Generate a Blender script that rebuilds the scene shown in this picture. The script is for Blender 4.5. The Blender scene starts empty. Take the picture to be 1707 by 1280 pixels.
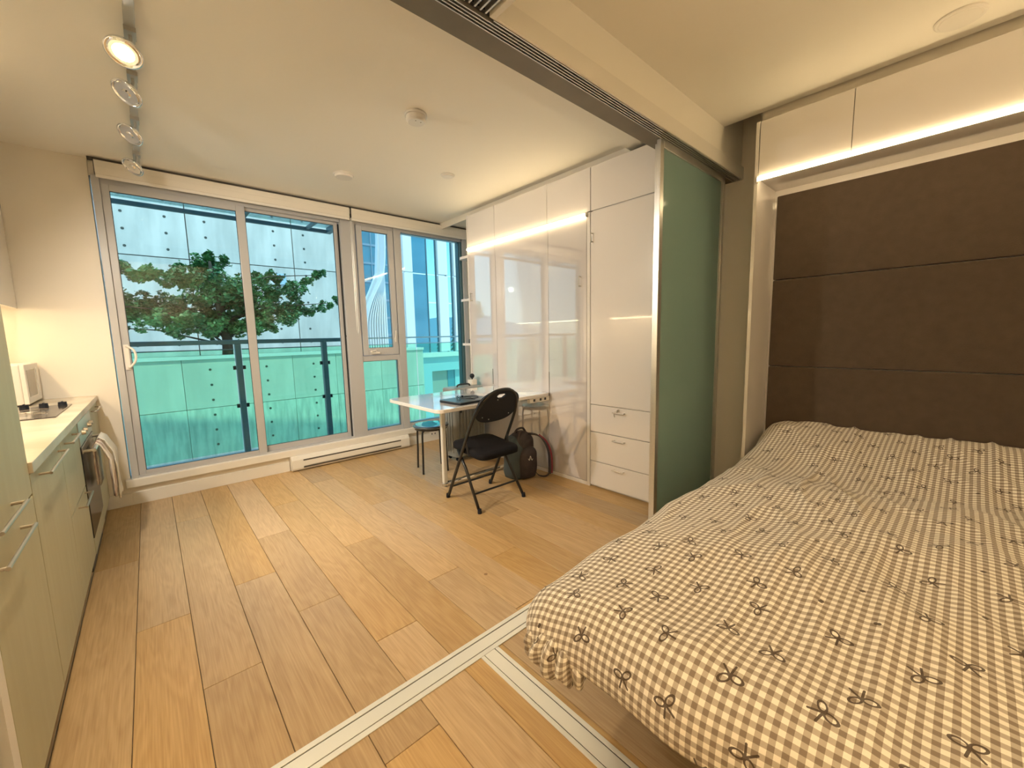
import bpy, bmesh, math, random
from mathutils import Vector, Matrix, noise
random.seed(7)
scene = bpy.context.scene
col = scene.collection
PI = math.pi
def R(d): return math.radians(d)

# ------------------------------------------------------------------ camera
yaw, pit, rol = R(41.749), R(-6.828), R(-1.266)
cam_data = bpy.data.cameras.new('camera')
cam = bpy.data.objects.new('camera', cam_data); col.objects.link(cam)
cam_data.sensor_fit = 'HORIZONTAL'; cam_data.sensor_width = 36.0
cam_data.lens = 36.0 * 675.3 / 1707.0
cam_data.clip_start = 0.02; cam_data.clip_end = 500
fwd = Vector((math.sin(yaw)*math.cos(pit), math.cos(yaw)*math.cos(pit), math.sin(pit)))
rt = Vector((math.cos(yaw), -math.sin(yaw), 0)); up = rt.cross(fwd)
r2 = math.cos(rol)*rt + math.sin(rol)*up; u2 = -math.sin(rol)*rt + math.cos(rol)*up
m = Matrix((r2, u2, -fwd)).transposed().to_4x4(); m.translation = Vector((0, 0, 1.305))
cam.matrix_world = m
scene.camera = cam
scene.view_settings.view_transform = 'Standard'
scene.view_settings.look = 'None'
scene.view_settings.gamma = 1.0
scene.view_settings.use_curve_mapping = False
scene.view_settings.exposure = 0.28

# ------------------------------------------------------------------ world and lights
w = bpy.data.worlds.new('sky'); scene.world = w; w.use_nodes = True
wn = w.node_tree; wn.nodes.clear()
wo = wn.nodes.new('ShaderNodeOutputWorld'); wb = wn.nodes.new('ShaderNodeBackground')
wt = wn.nodes.new('ShaderNodeTexCoord'); ws = wn.nodes.new('ShaderNodeSeparateXYZ'); wr = wn.nodes.new('ShaderNodeValToRGB')
wn.links.new(wt.outputs['Generated'], ws.inputs[0]); wn.links.new(ws.outputs['Z'], wr.inputs[0])
el = wr.color_ramp.elements
el[0].position = 0.0; el[0].color = (0.66, 0.84, 0.95, 1)
el[1].position = 0.75; el[1].color = (0.16, 0.38, 0.80, 1)
e = el.new(0.25); e.color = (0.30, 0.60, 0.93, 1)
wn.links.new(wr.outputs[0], wb.inputs[0]); wb.inputs[1].default_value = 1.70
wn.links.new(wb.outputs[0], wo.inputs[0])

def light(name, kind, loc, rot=(0, 0, 0), energy=10, color=(1, 1, 1), **kw):
    d = bpy.data.lights.new(name, kind); d.energy = energy; d.color = color
    for k, v in kw.items(): setattr(d, k, v)
    o = bpy.data.objects.new(name, d); col.objects.link(o); o.location = loc; o.rotation_euler = rot
    return o
WARM = (1.0, 0.71, 0.39)
WARM2 = (1.0, 0.78, 0.50)
sun = light('sun', 'SUN', (0, -5, 20), energy=2.4, color=(1.0, 0.94, 0.80), angle=R(1.0))
sun.rotation_euler = Vector((0.25, 0.75, -1.05)).to_track_quat('-Z', 'Y').to_euler()
portal = light('window_portal', 'AREA', (1.48, 4.62, 1.38), (R(-90), 0, 0), energy=0, shape='RECTANGLE', size=3.3, size_y=2.4)
portal.data.cycles.is_portal = True
# added upward fill, no real lamps: two in the hall behind the camera, one in the bedroom, one on top of the kitchen wall cabinets
for x, y, z, en in ((-0.60, -0.70, 1.70, 95), (0.45, -1.20, 1.60, 60), (2.2, -1.3, 1.6, 14), (-0.78, 3.0, 2.44, 5)):
    light('fill_uplight', 'SPOT', (x, y, z), (R(180), 0, 0), energy=en, color=WARM, spot_size=R(150), spot_blend=0.5, shadow_soft_size=0.10)

# fill spots added out of frame on the left, washing the room
for loc, d, en in (((-0.56, 2.30, 2.30), (0.70, 0.72, -0.60), 118), ((-0.56, 3.0, 2.30), (0.95, -0.10, -0.60), 120)):
    light('fill_spot', 'SPOT', loc, Vector(d).to_track_quat('-Z', 'Y').to_euler(), energy=en, color=(1.0, 0.87, 0.70), spot_size=R(100), spot_blend=0.7, shadow_soft_size=0.06)

# ------------------------------------------------------------------ materials
class NT:
    """tiny expression helper for node maths"""
    def __init__(s, nt): s.nt = nt
    def v(s, a):
        return a
    def op(s, o, a, b=None, c=None):
        n = s.nt.nodes.new('ShaderNodeMath'); n.operation = o
        for i, q in enumerate((a, b, c)):
            if q is None: continue
            if isinstance(q, (int, float)): n.inputs[i].default_value = q
            else: s.nt.links.new(q, n.inputs[i])
        return n.outputs[0]
def mat(name, c, rough=0.5, metal=0.0, spec=0.5, coat=0.0, emis=None, es=0.0, noise_c=None, noise_s=8.0, noise_f=0.5, stretch=None, bump=0.0, bump_s=40.0, sheen=0.0, alpha=None, trans=0.0, ior=None, subs=0.0):
    m = bpy.data.materials.new(name); m.use_nodes = True
    nt = m.node_tree; b = nt.nodes['Principled BSDF']
    b.inputs['Base Color'].default_value = (*c, 1); b.inputs['Roughness'].default_value = rough
    b.inputs['Metallic'].default_value = metal; b.inputs['Specular IOR Level'].default_value = spec
    b.inputs['Coat Weight'].default_value = coat; b.inputs['Coat Roughness'].default_value = 0.04
    b.inputs['Sheen Weight'].default_value = sheen
    b.inputs['Transmission Weight'].default_value = trans
    if ior: b.inputs['IOR'].default_value = ior
    if emis: b.inputs['Emission Color'].default_value = (*emis, 1); b.inputs['Emission Strength'].default_value = es
    tc = nt.nodes.new('ShaderNodeTexCoord')
    src = tc.outputs['Object']
    if stretch:
        mp = nt.nodes.new('ShaderNodeMapping'); mp.inputs['Scale'].default_value = stretch
        nt.links.new(src, mp.inputs[0]); src = mp.outputs[0]
    if noise_c:
        n = nt.nodes.new('ShaderNodeTexNoise'); n.inputs['Scale'].default_value = noise_s; n.inputs['Detail'].default_value = 5
        nt.links.new(src, n.inputs['Vector'])
        r = nt.nodes.new('ShaderNodeValToRGB'); r.color_ramp.elements[0].position = 0.5 - noise_f/2; r.color_ramp.elements[1].position = 0.5 + noise_f/2
        r.color_ramp.elements[0].color = (*c, 1); r.color_ramp.elements[1].color = (*noise_c, 1)
        nt.links.new(n.outputs[0], r.inputs[0]); nt.links.new(r.outputs[0], b.inputs['Base Color'])
    if bump:
        n = nt.nodes.new('ShaderNodeTexNoise'); n.inputs['Scale'].default_value = bump_s; n.inputs['Detail'].default_value = 3
        nt.links.new(src, n.inputs['Vector'])
        bp = nt.nodes.new('ShaderNodeBump'); bp.inputs['Strength'].default_value = bump; bp.inputs['Distance'].default_value = 0.01
        nt.links.new(n.outputs[0], bp.inputs['Height']); nt.links.new(bp.outputs[0], b.inputs['Normal'])
    return m
M = {}
M['wall'] = mat('wall_paint', (0.84, 0.80, 0.72), 0.6, bump=0.04, bump_s=120)
M['ceil'] = mat('ceiling_paint', (0.90, 0.88, 0.82), 0.7, bump=0.03, bump_s=120)
M['trim'] = mat('white_trim_paint', (0.82, 0.80, 0.75), 0.35)
M['vinyl'] = mat('grey_white_window_frame', (0.50, 0.51, 0.53), 0.3)
M['gasket'] = mat('black_gasket', (0.02, 0.025, 0.03), 0.5)
M['gloss'] = mat('gloss_white_lacquer', (0.81, 0.79, 0.79), 0.12, coat=1.0, bump=0.008, bump_s=10)
M['glossdoor'] = mat('gloss_white_wall_bed_front', (0.70, 0.68, 0.70), 0.04, spec=0.9, coat=1.0, bump=0.010, bump_s=16, ior=1.6)
M['glossdoor'].node_tree.nodes['Principled BSDF'].inputs['Coat IOR'].default_value = 2.5
M['glossdoor'].node_tree.nodes['Principled BSDF'].inputs['Coat Roughness'].default_value = 0.008
M['gap'] = mat('dark_gap', (0.10, 0.09, 0.08), 0.7)
M['alu'] = mat('brushed_aluminium', (0.72, 0.72, 0.70), 0.32, metal=0.85, noise_c=(0.62, 0.62, 0.60), noise_s=30, stretch=(1, 1, 40))
M['alutrack'] = mat('satin_floor_track', (0.80, 0.82, 0.80), 0.38, metal=0.35)
M['darkalu'] = mat('dark_bronze_header', (0.17, 0.15, 0.12), 0.45, metal=0.3, noise_c=(0.21, 0.19, 0.15), noise_s=6)
M['black'] = mat('black_metal', (0.015, 0.016, 0.018), 0.35)
M['blackfab'] = mat('black_fabric', (0.008, 0.008, 0.011), 0.9, spec=0.25, sheen=0.0, bump=0.2, bump_s=300)
M['blackpl'] = mat('black_plastic', (0.010, 0.014, 0.024), 0.55, spec=0.3)
M['chrome'] = mat('chrome', (0.85, 0.87, 0.9), 0.08, metal=1.0)
M['steel'] = mat('brushed_steel', (0.62, 0.60, 0.56), 0.28, metal=0.9)
M['khandle'] = mat('satin_steel_handle', (0.40, 0.36, 0.29), 0.35, metal=0.5)
M['trackgrey'] = mat('grey_track_paint', (0.46, 0.46, 0.44), 0.4, metal=0.2)
M['kit'] = mat('kitchen_veneer', (0.50, 0.49, 0.34), 0.42, noise_c=(0.44, 0.42, 0.28), noise_s=7, noise_f=0.6, stretch=(3, 3, 0.35))
M['quartz'] = mat('cream_quartz', (0.66, 0.61, 0.52), 0.25, noise_c=(0.58, 0.52, 0.42), noise_s=3, noise_f=0.15)
M['ovenglass'] = mat('oven_glass', (0.02, 0.02, 0.02), 0.2, spec=0.35)
M['hob'] = mat('hob_glass', (0.07, 0.06, 0.055), 0.12, spec=0.5)
M['whitepl'] = mat('white_plastic', (0.80, 0.78, 0.74), 0.35)
M['mesh'] = mat('microwave_window', (0.34, 0.29, 0.22), 0.25)
M['towel'] = mat('white_towel', (0.80, 0.77, 0.68), 0.95, bump=0.5, bump_s=180)
M['towel2'] = mat('striped_towel', (0.42, 0.27, 0.20), 0.95, noise_c=(0.75, 0.68, 0.58), noise_s=10, noise_f=0.1, stretch=(1, 6, 0.2))
M['brownpad'] = mat('brown_upholstery', (0.066, 0.045, 0.030), 0.85, noise_c=(0.082, 0.058, 0.040), noise_s=20, bump=0.35, bump_s=260, sheen=0.15)
M['led'] = mat('led_diffuser', (1, 1, 1), 0.5, emis=(1.0, 0.74, 0.40), es=22)
M['led2'] = mat('led_diffuser_bed', (1, 1, 1), 0.5, emis=(1.0, 0.74, 0.40), es=15)
M['bulb'] = mat('lit_bulb', (1, 1, 1), 0.5, emis=(1.0, 0.93, 0.8), es=60)
M['lampon'] = mat('lit_ceiling_lamp', (1, 1, 1), 0.5, emis=(1.0, 0.80, 0.52), es=8)
M['blind'] = mat('blind_fabric', (0.80, 0.77, 0.70), 0.8)
M['suit'] = mat('grey_suitcase_shell', (0.27, 0.29, 0.29), 0.4, coat=0.3)
M['suitd'] = mat('dark_recess', (0.03, 0.04, 0.045), 0.5)
M['pack'] = mat('charcoal_nylon', (0.028, 0.026, 0.032), 0.6, noise_c=(0.06, 0.045, 0.05), noise_s=14, bump=0.3, bump_s=60)
M['packside'] = mat('slate_nylon', (0.06, 0.085, 0.10), 0.6, bump=0.3, bump_s=60)
M['red'] = mat('dark_red_webbing', (0.22, 0.02, 0.04), 0.6)
M['logo'] = mat('white_print', (0.75, 0.75, 0.72), 0.5)
M['laptop'] = mat('dark_laptop_lid', (0.10, 0.12, 0.13), 0.3, metal=0.5)
M['stool'] = mat('glossy_dark_stool_seat', (0.05, 0.08, 0.11), 0.12, coat=1.0)
M['leaf'] = mat('tree_leaf', (0.035, 0.14, 0.05), 0.5, noise_c=(0.13, 0.33, 0.10), noise_s=2.2, noise_f=0.4)
M['bark'] = mat('tree_bark', (0.07, 0.06, 0.045), 0.9)
M['conc'] = mat('board_concrete', (0.56, 0.58, 0.54), 0.85, noise_c=(0.78, 0.79, 0.74), noise_s=1.7, noise_f=0.35, stretch=(1.6, 1, 0.35), bump=0.3, bump_s=6)
M['conclow'] = mat('stained_concrete', (0.46, 0.53, 0.50), 0.85, noise_c=(0.70, 0.78, 0.72), noise_s=5.0, noise_f=0.28, stretch=(2.6, 1, 0.45), bump=0.3, bump_s=20)
M['hole'] = mat('tie_hole', (0.08, 0.10, 0.09), 0.9)
M['railmetal'] = mat('grey_rail_metal', (0.10, 0.19, 0.22), 0.4, metal=0.3)
M['extwhite'] = mat('white_cladding', (0.82, 0.84, 0.84), 0.5)
M['fin'] = mat('white_fin', (0.72, 0.82, 0.86), 0.5)
M['towerblue'] = mat('tower_blue_glass', (0.05, 0.20, 0.30), 0.15, noise_c=(0.10, 0.30, 0.42), noise_s=0.5, noise_f=0.3)
M['towerline'] = mat('tower_mullion', (0.20, 0.33, 0.44), 0.4)
M['mull'] = mat('facade_mullion', (0.08, 0.16, 0.20), 0.4)
M['bluesh'] = mat('pale_blue_cladding', (0.42, 0.66, 0.78), 0.5)
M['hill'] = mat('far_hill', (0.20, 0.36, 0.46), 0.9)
M['fir'] = mat('fir_foliage', (0.03, 0.11, 0.07), 0.9)
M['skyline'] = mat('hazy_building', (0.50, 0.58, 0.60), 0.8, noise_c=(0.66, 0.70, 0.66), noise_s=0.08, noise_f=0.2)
M['deck'] = mat('balcony_concrete', (0.45, 0.47, 0.45), 0.8)
M['ground'] = mat('ground', (0.25, 0.28, 0.25), 0.9)

def glass(name, tint, refl=1.0, rough=0.0):
    m = bpy.data.materials.new(name); m.use_nodes = True; nt = m.node_tree; nt.nodes.clear()
    o = nt.nodes.new('ShaderNodeOutputMaterial'); mx = nt.nodes.new('ShaderNodeMixShader')
    t = nt.nodes.new('ShaderNodeBsdfTransparent'); g = nt.nodes.new('ShaderNodeBsdfGlossy'); f = nt.nodes.new('ShaderNodeFresnel')
    f.inputs[0].default_value = 1.45; t.inputs[0].default_value = (*tint, 1); g.inputs['Roughness'].default_value = rough
    mu = nt.nodes.new('ShaderNodeMath'); mu.operation = 'MULTIPLY'; mu.inputs[1].default_value = refl
    nt.links.new(f.outputs[0], mu.inputs[0]); nt.links.new(mu.outputs[0], mx.inputs[0])
    nt.links.new(t.outputs[0], mx.inputs[1]); nt.links.new(g.outputs[0], mx.inputs[2]); nt.links.new(mx.outputs[0], o.inputs[0])
    return m
M['pane'] = glass('tinted_window_glass', (0.80, 0.91, 0.885), 0.7)
M['railglass'] = glass('green_rail_glass', (0.72, 0.99, 0.86), 0.5)
M['canopyglass'] = glass('canopy_glass', (0.80, 0.95, 0.97), 0.6)
M['soffit'] = mat('painted_soffit', (0.50, 0.60, 0.64), 0.6)
# frosted glass: translucent + rough reflection
def frosted():
    m = bpy.data.materials.new('frosted_green_glass'); m.use_nodes = True; nt = m.node_tree; nt.nodes.clear()
    o = nt.nodes.new('ShaderNodeOutputMaterial'); mx = nt.nodes.new('ShaderNodeMixShader'); mx2 = nt.nodes.new('ShaderNodeMixShader')
    t = nt.nodes.new('ShaderNodeBsdfRefraction'); d = nt.nodes.new('ShaderNodeBsdfDiffuse'); g = nt.nodes.new('ShaderNodeBsdfGlossy')
    t.inputs['Color'].default_value = (0.80, 0.98, 0.94, 1); t.inputs['IOR'].default_value = 1.12; t.inputs['Roughness'].default_value = 0.32
    d.inputs[0].default_value = (0.36, 0.53, 0.52, 1)
    g.inputs['Roughness'].default_value = 0.12; mx.inputs[0].default_value = 0.42; mx2.inputs[0].default_value = 0.07
    nt.links.new(t.outputs[0], mx.inputs[2]); nt.links.new(d.outputs[0], mx.inputs[1])
    nt.links.new(mx.outputs[0], mx2.inputs[1]); nt.links.new(g.outputs[0], mx2.inputs[2]); nt.links.new(mx2.outputs[0], o.inputs[0])
    return m
M['frost'] = frosted()

def wood():
    m = bpy.data.materials.new('oak_plank'); m.use_nodes = True; nt = m.node_tree; b = nt.nodes['Principled BSDF']
    L = nt.links.new
    tc = nt.nodes.new('ShaderNodeTexCoord'); oi = nt.nodes.new('ShaderNodeObjectInfo')
    off = nt.nodes.new('ShaderNodeVectorMath'); off.operation = 'MULTIPLY_ADD'
    cx = nt.nodes.new('ShaderNodeCombineXYZ')
    for i in range(3): L(oi.outputs['Random'], cx.inputs[i])
    L(cx.outputs[0], off.inputs[0]); off.inputs[1].default_value = (37, 91, 53); L(tc.outputs['Object'], off.inputs[2])
    mp = nt.nodes.new('ShaderNodeMapping'); mp.inputs['Scale'].default_value = (5.0, 0.75, 1); L(off.outputs[0], mp.inputs[0])
    n1 = nt.nodes.new('ShaderNodeTexNoise'); n1.inputs['Scale'].default_value = 1.6; n1.inputs['Detail'].default_value = 3; n1.inputs['Distortion'].default_value = 0.25
    L(mp.outputs[0], n1.inputs['Vector'])
    nn = NT(nt)
    rings = nn.op('SINE', nn.op('MULTIPLY', n1.outputs[0], 62.0))
    mp2 = nt.nodes.new('ShaderNodeMapping'); mp2.inputs['Scale'].default_value = (120, 3, 1); L(off.outputs[0], mp2.inputs[0])
    n2 = nt.nodes.new('ShaderNodeTexNoise'); n2.inputs['Scale'].default_value = 1.5; n2.inputs['Detail'].default_value = 4; L(mp2.outputs[0], n2.inputs['Vector'])
    fac = nn.op('ADD', nn.op('MULTIPLY', rings, 0.065), nn.op('ADD', nn.op('MULTIPLY', n2.outputs[0], 0.70), 0.15))
    r = nt.nodes.new('ShaderNodeValToRGB'); r.color_ramp.elements[0].position = 0.25; r.color_ramp.elements[1].position = 0.75
    r.color_ramp.elements[0].color = (0.41, 0.255, 0.110, 1); r.color_ramp.elements[1].color = (0.60, 0.42, 0.205, 1)
    L(fac, r.inputs[0])
    hv = nt.nodes.new('ShaderNodeHueSaturation'); L(r.outputs[0], hv.inputs['Color'])
    L(nn.op('ADD', nn.op('MULTIPLY', oi.outputs['Random'], 0.24), 0.89), hv.inputs['Value'])
    fr = nn.op('FRACT', nn.op('MULTIPLY', oi.outputs['Random'], 7.31))
    L(nn.op('ADD', nn.op('MULTIPLY', fr, 0.25), 0.82), hv.inputs['Saturation'])
    # knots
    vo = nt.nodes.new('ShaderNodeTexVoronoi'); vo.inputs['Scale'].default_value = 2.1; L(off.outputs[0], vo.inputs['Vector'])
    k = nn.op('LESS_THAN', vo.outputs['Distance'], 0.022)
    mx = nt.nodes.new('ShaderNodeMix'); mx.data_type = 'RGBA'; L(nn.op('MULTIPLY', k, 0.7), mx.inputs[0]); L(hv.outputs[0], mx.inputs[6]); mx.inputs[7].default_value = (0.16, 0.08, 0.035, 1)
    L(mx.outputs[2], b.inputs['Base Color'])
    b.inputs['Roughness'].default_value = 0.34; b.inputs['Specular IOR Level'].default_value = 0.45
    bp = nt.nodes.new('ShaderNodeBump'); bp.inputs['Strength'].default_value = 0.12; bp.inputs['Distance'].default_value = 0.003
    L(fac, bp.inputs['Height']); L(bp.outputs[0], b.inputs['Normal'])
    return m
M['wood'] = wood()

def gingham():
    m = bpy.data.materials.new('brown_gingham_bow_print'); m.use_nodes = True; nt = m.node_tree; b = nt.nodes['Principled BSDF']
    L = nt.links.new; nn = NT(nt); op = nn.op
    uv = nt.nodes.new('ShaderNodeUVMap'); uv.uv_map = 'cloth'; sp = nt.nodes.new('ShaderNodeSeparateXYZ'); L(uv.outputs[0], sp.inputs[0])
    U, V = sp.outputs[0], sp.outputs[1]
    P = 0.0235
    su = op('LESS_THAN', op('FRACT', op('DIVIDE', U, P)), 0.5); sv = op('LESS_THAN', op('FRACT', op('DIVIDE', V, P)), 0.5)
    r = nt.nodes.new('ShaderNodeValToRGB'); r.color_ramp.interpolation = 'CONSTANT'
    es = r.color_ramp.elements; es[0].color = (0.90, 0.87, 0.80, 1); es[1].position = 0.4; es[1].color = (0.50, 0.452, 0.39, 1)
    e3 = es.new(0.9); e3.color = (0.25, 0.205, 0.16, 1)
    L(op('MULTIPLY', op('ADD', su, sv), 0.5), r.inputs[0])
    # bows in staggered cells, each turned by its own angle
    C = 0.150
    row = op('FLOOR', op('DIVIDE', V, C * 0.8))
    uo = op('ADD', op('DIVIDE', U, C), op('MULTIPLY', op('MODULO', row, 2.0), 0.5))
    cu = op('FLOOR', uo)
    cb = nt.nodes.new('ShaderNodeCombineXYZ'); L(cu, cb.inputs[0]); L(row, cb.inputs[1])
    wn_ = nt.nodes.new('ShaderNodeTexWhiteNoise'); wn_.noise_dimensions = '2D'; L(cb.outputs[0], wn_.inputs['Vector'])
    sc = nt.nodes.new('ShaderNodeSeparateColor'); L(wn_.outputs['Color'], sc.inputs[0])
    ju = op('MULTIPLY', op('SUBTRACT', sc.outputs[1], 0.5), 0.05); jv = op('MULTIPLY', op('SUBTRACT', sc.outputs[2], 0.5), 0.04)
    px = op('ADD', op('MULTIPLY', op('SUBTRACT', op('FRACT', uo), 0.5), C), ju)
    py = op('ADD', op('MULTIPLY', op('SUBTRACT', op('FRACT', op('DIVIDE', V, C * 0.8)), 0.5), C * 0.8), jv)
    a = op('MULTIPLY', sc.outputs[0], 6.283)
    ca, sa = op('COSINE', a), op('SINE', a)
    x = op('ADD', op('MULTIPLY', px, ca), op('MULTIPLY', py, sa)); y = op('SUBTRACT', op('MULTIPLY', py, ca), op('MULTIPLY', px, sa))
    ax = op('ABSOLUTE', x)
    # loop: ellipse centred (0.013, 0.005) turned 25 degrees, mirrored by abs(x)
    lx = op('SUBTRACT', ax, 0.0125); ly = op('SUBTRACT', y, 0.006)
    c, s = math.cos(R(25)), math.sin(R(25))
    ex = op('ADD', op('MULTIPLY', lx, c), op('MULTIPLY', ly, s)); ey = op('SUBTRACT', op('MULTIPLY', ly, c), op('MULTIPLY', lx, s))
    q = op('SQRT', op('ADD', op('POWER', op('DIVIDE', ex, 0.0125), 2.0), op('POWER', op('DIVIDE', ey, 0.0072), 2.0)))
    ring = op('LESS_THAN', op('ABSOLUTE', op('SUBTRACT', q, 1.0)), 0.25)
    # tail: segment (0,0) to (0.012,-0.024)
    dx, dy = 0.012, -0.022; ll = dx*dx + dy*dy
    t = op('DIVIDE', op('ADD', op('MULTIPLY', ax, dx), op('MULTIPLY', y, dy)), ll)
    tcl = op('MINIMUM', op('MAXIMUM', t, 0.0), 1.0)
    d = op('SQRT', op('ADD', op('POWER', op('SUBTRACT', ax, op('MULTIPLY', tcl, dx)), 2.0), op('POWER', op('SUBTRACT', y, op('MULTIPLY', tcl, dy)), 2.0)))
    tail = op('LESS_THAN', d, 0.0024)
    knot = op('LESS_THAN', op('SQRT', op('ADD', op('POWER', ax, 2.0), op('POWER', y, 2.0))), 0.0035)
    bow = op('MAXIMUM', op('MAXIMUM', ring, tail), knot)
    # every fifth cell carries a small heart-like dot instead
    isdot = op('GREATER_THAN', op('FRACT', op('MULTIPLY', sc.outputs[1], 13.7)), 0.80)
    dot = op('LESS_THAN', op('SQRT', op('ADD', op('POWER', op('SUBTRACT', ax, 0.0028), 2.0), op('POWER', op('MULTIPLY', y, 0.8), 2.0))), 0.0045)
    ink = op('ADD', op('MULTIPLY', bow, op('SUBTRACT', 1.0, isdot)), op('MULTIPLY', dot, isdot))
    mx = nt.nodes.new('ShaderNodeMix'); mx.data_type = 'RGBA'; L(op('MULTIPLY', ink, 0.92), mx.inputs[0]); L(r.outputs[0], mx.inputs[6]); mx.inputs[7].default_value = (0.055, 0.035, 0.022, 1)
    L(mx.outputs[2], b.inputs['Base Color']); b.inputs['Roughness'].default_value = 0.9; b.inputs['Sheen Weight'].default_value = 0.15
    n = nt.nodes.new('ShaderNodeTexNoise'); n.inputs['Scale'].default_value = 420; L(uv.outputs[0], n.inputs['Vector'])
    n2 = nt.nodes.new('ShaderNodeTexNoise'); n2.inputs['Scale'].default_value = 26; n2.inputs['Detail'].default_value = 3; L(uv.outputs[0], n2.inputs['Vector'])
    bp = nt.nodes.new('ShaderNodeBump'); bp.inputs['Strength'].default_value = 0.35; bp.inputs['Distance'].default_value = 0.006
    L(op('ADD', op('MULTIPLY', n.outputs[0], 0.12), n2.outputs[0]), bp.inputs['Height']); L(bp.outputs[0], b.inputs['Normal'])
    return m
M['gingham'] = gingham()

# ------------------------------------------------------------------ mesh helper
class MB:
    def __init__(s): s.v = []; s.f = []
    def add(s, vs, fs):
        o = len(s.v); s.v += [tuple(p) for p in vs]; s.f += [tuple(i + o for i in f) for f in fs]; return s
    def box(s, x0, x1, y0, y1, z0, z1):
        vs = [(x, y, z) for z in (z0, z1) for y in (y0, y1) for x in (x0, x1)]
        return s.add(vs, [(0, 2, 3, 1), (4, 5, 7, 6), (0, 1, 5, 4), (2, 6, 7, 3), (0, 4, 6, 2), (1, 3, 7, 5)])
    def tube(s, path, r, n=10, closed=False, caps=True):
        path = [Vector(p) for p in path]; k = len(path); vs = []; fs = []
        prev = None
        for i, p in enumerate(path):
            if closed: d = path[(i+1) % k] - path[i-1]
            else: d = path[min(i+1, k-1)] - path[max(i-1, 0)]
            d.normalize()
            if prev is None:
                a = Vector((0, 0, 1)) if abs(d.z) < 0.9 else Vector((1, 0, 0))
                nrm = d.cross(a).normalized()
            else:
                nrm = (prev - d * prev.dot(d)).normalized()
            prev = nrm; bn = d.cross(nrm)
            rr = r[i] if isinstance(r, (list, tuple)) else r
            for j in range(n):
                an = 2*PI*j/n; vs.append(p + rr*(math.cos(an)*nrm + math.sin(an)*bn))
        seg = k if closed else k-1
        for i in range(seg):
            for j in range(n):
                a = i*n+j; b = i*n+(j+1) % n; c = ((i+1) % k)*n+(j+1) % n; d = ((i+1) % k)*n+j
                fs.append((a, b, c, d))
        if caps and not closed:
            fs.append(tuple(range(n))[::-1]); fs.append(tuple((k-1)*n+j for j in range(n)))
        return s.add(vs, fs)
    def lathe(s, prof, c=(0, 0, 0), axis=(0, 0, 1), n=24):
        """prof = (radius, height) pairs along axis"""
        ax = Vector(axis).normalized(); a = Vector((0, 0, 1)) if abs(ax.z) < 0.9 else Vector((1, 0, 0))
        e1 = ax.cross(a).normalized(); e2 = ax.cross(e1); c = Vector(c); vs = []; fs = []
        for r, h in prof:
            for j in range(n):
                an = 2*PI*j/n; vs.append(c + ax*h + r*(math.cos(an)*e1 + math.sin(an)*e2))
        for i in range(len(prof)-1):
            for j in range(n): fs.append((i*n+j, i*n+(j+1) % n, (i+1)*n+(j+1) % n, (i+1)*n+j))
        fs.append(tuple(range(n))[::-1]); fs.append(tuple((len(prof)-1)*n+j for j in range(n)))
        return s.add(vs, fs)
    def prism(s, poly, h0, h1, fn=None):
        """poly: 2D outline, extruded between h0 and h1; fn maps (a,b,h) to 3D"""
        fn = fn or (lambda a, b, h: (a, b, h)); n = len(poly)
        vs = [fn(a, b, h0) for a, b in poly] + [fn(a, b, h1) for a, b in poly]
        fs = [tuple(range(n))[::-1], tuple(n+i for i in range(n))] + [(i, (i+1) % n, n+(i+1) % n, n+i) for i in range(n)]
        return s.add(vs, fs)
    def build(s, name, m, parent=None, smooth=False, bevel=0.0, seg=2, origin=None, kind=None):
        """vertices are in world metres unless the parent is turned; the object's origin goes to its base centre"""
        xs = [p[0] for p in s.v]; ys = [p[1] for p in s.v]; zs = [p[2] for p in s.v]
        og = Vector(origin) if origin else Vector(((min(xs)+max(xs))/2, (min(ys)+max(ys))/2, min(zs)))
        me = bpy.data.meshes.new(name); me.from_pydata([tuple(Vector(p)-og) for p in s.v], [], s.f)
        bm = bmesh.new(); bm.from_mesh(me); bmesh.ops.recalc_face_normals(bm, faces=bm.faces)
        if bevel:
            bmesh.ops.bevel(bm, geom=[e for e in bm.edges if len(e.link_faces) == 2 and e.calc_face_angle(0) > 0.6], offset=bevel, segments=seg, profile=0.5, affect='EDGES', clamp_overlap=True)
        bm.to_mesh(me); bm.free(); me.update()
        if smooth: me.shade_smooth()
        if m: me.materials.append(m)
        o = bpy.data.objects.new(name, me); col.objects.link(o)
        if parent:
            o.parent = parent; p = parent; acc = Vector((0, 0, 0))
            while p: acc += p.location; p = p.parent
            o.location = og - acc
        else: o.location = og
        if kind: o['kind'] = kind
        return o
def tag(o, label=None, cat=None, group=None, kind=None):
    if label: o['label'] = label
    if cat: o['category'] = cat
    if group: o['group'] = group
    if kind: o['kind'] = kind
    return o
def thing(name, loc, label, cat, group=None, rz=0):
    o = bpy.data.objects.new(name, None); col.objects.link(o); o.location = loc; o.empty_display_size = 0.1
    o.rotation_euler = (0, 0, rz); return tag(o, label, cat, group)
def struct(name, b, m, parent=None, **k):
    o = b.build(name, m, parent, **k)
    if parent is None: o['kind'] = 'structure'
    return o
def sroot(name, loc=(0, 0, 0)):
    o = bpy.data.objects.new(name, None); col.objects.link(o); o.location = loc; o['kind'] = 'structure'; return o
def box(*a): return MB().box(*a)
def rrect(x0, x1, y0, y1, r, n=6):
    out = []
    for cx, cy, a0 in ((x1-r, y1-r, 0), (x0+r, y1-r, 90), (x0+r, y0+r, 180), (x1-r, y0+r, 270)):
        for i in range(n+1):
            a = R(a0 + 90*i/n); out.append((cx + r*math.cos(a), cy + r*math.sin(a)))
    return out
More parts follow.
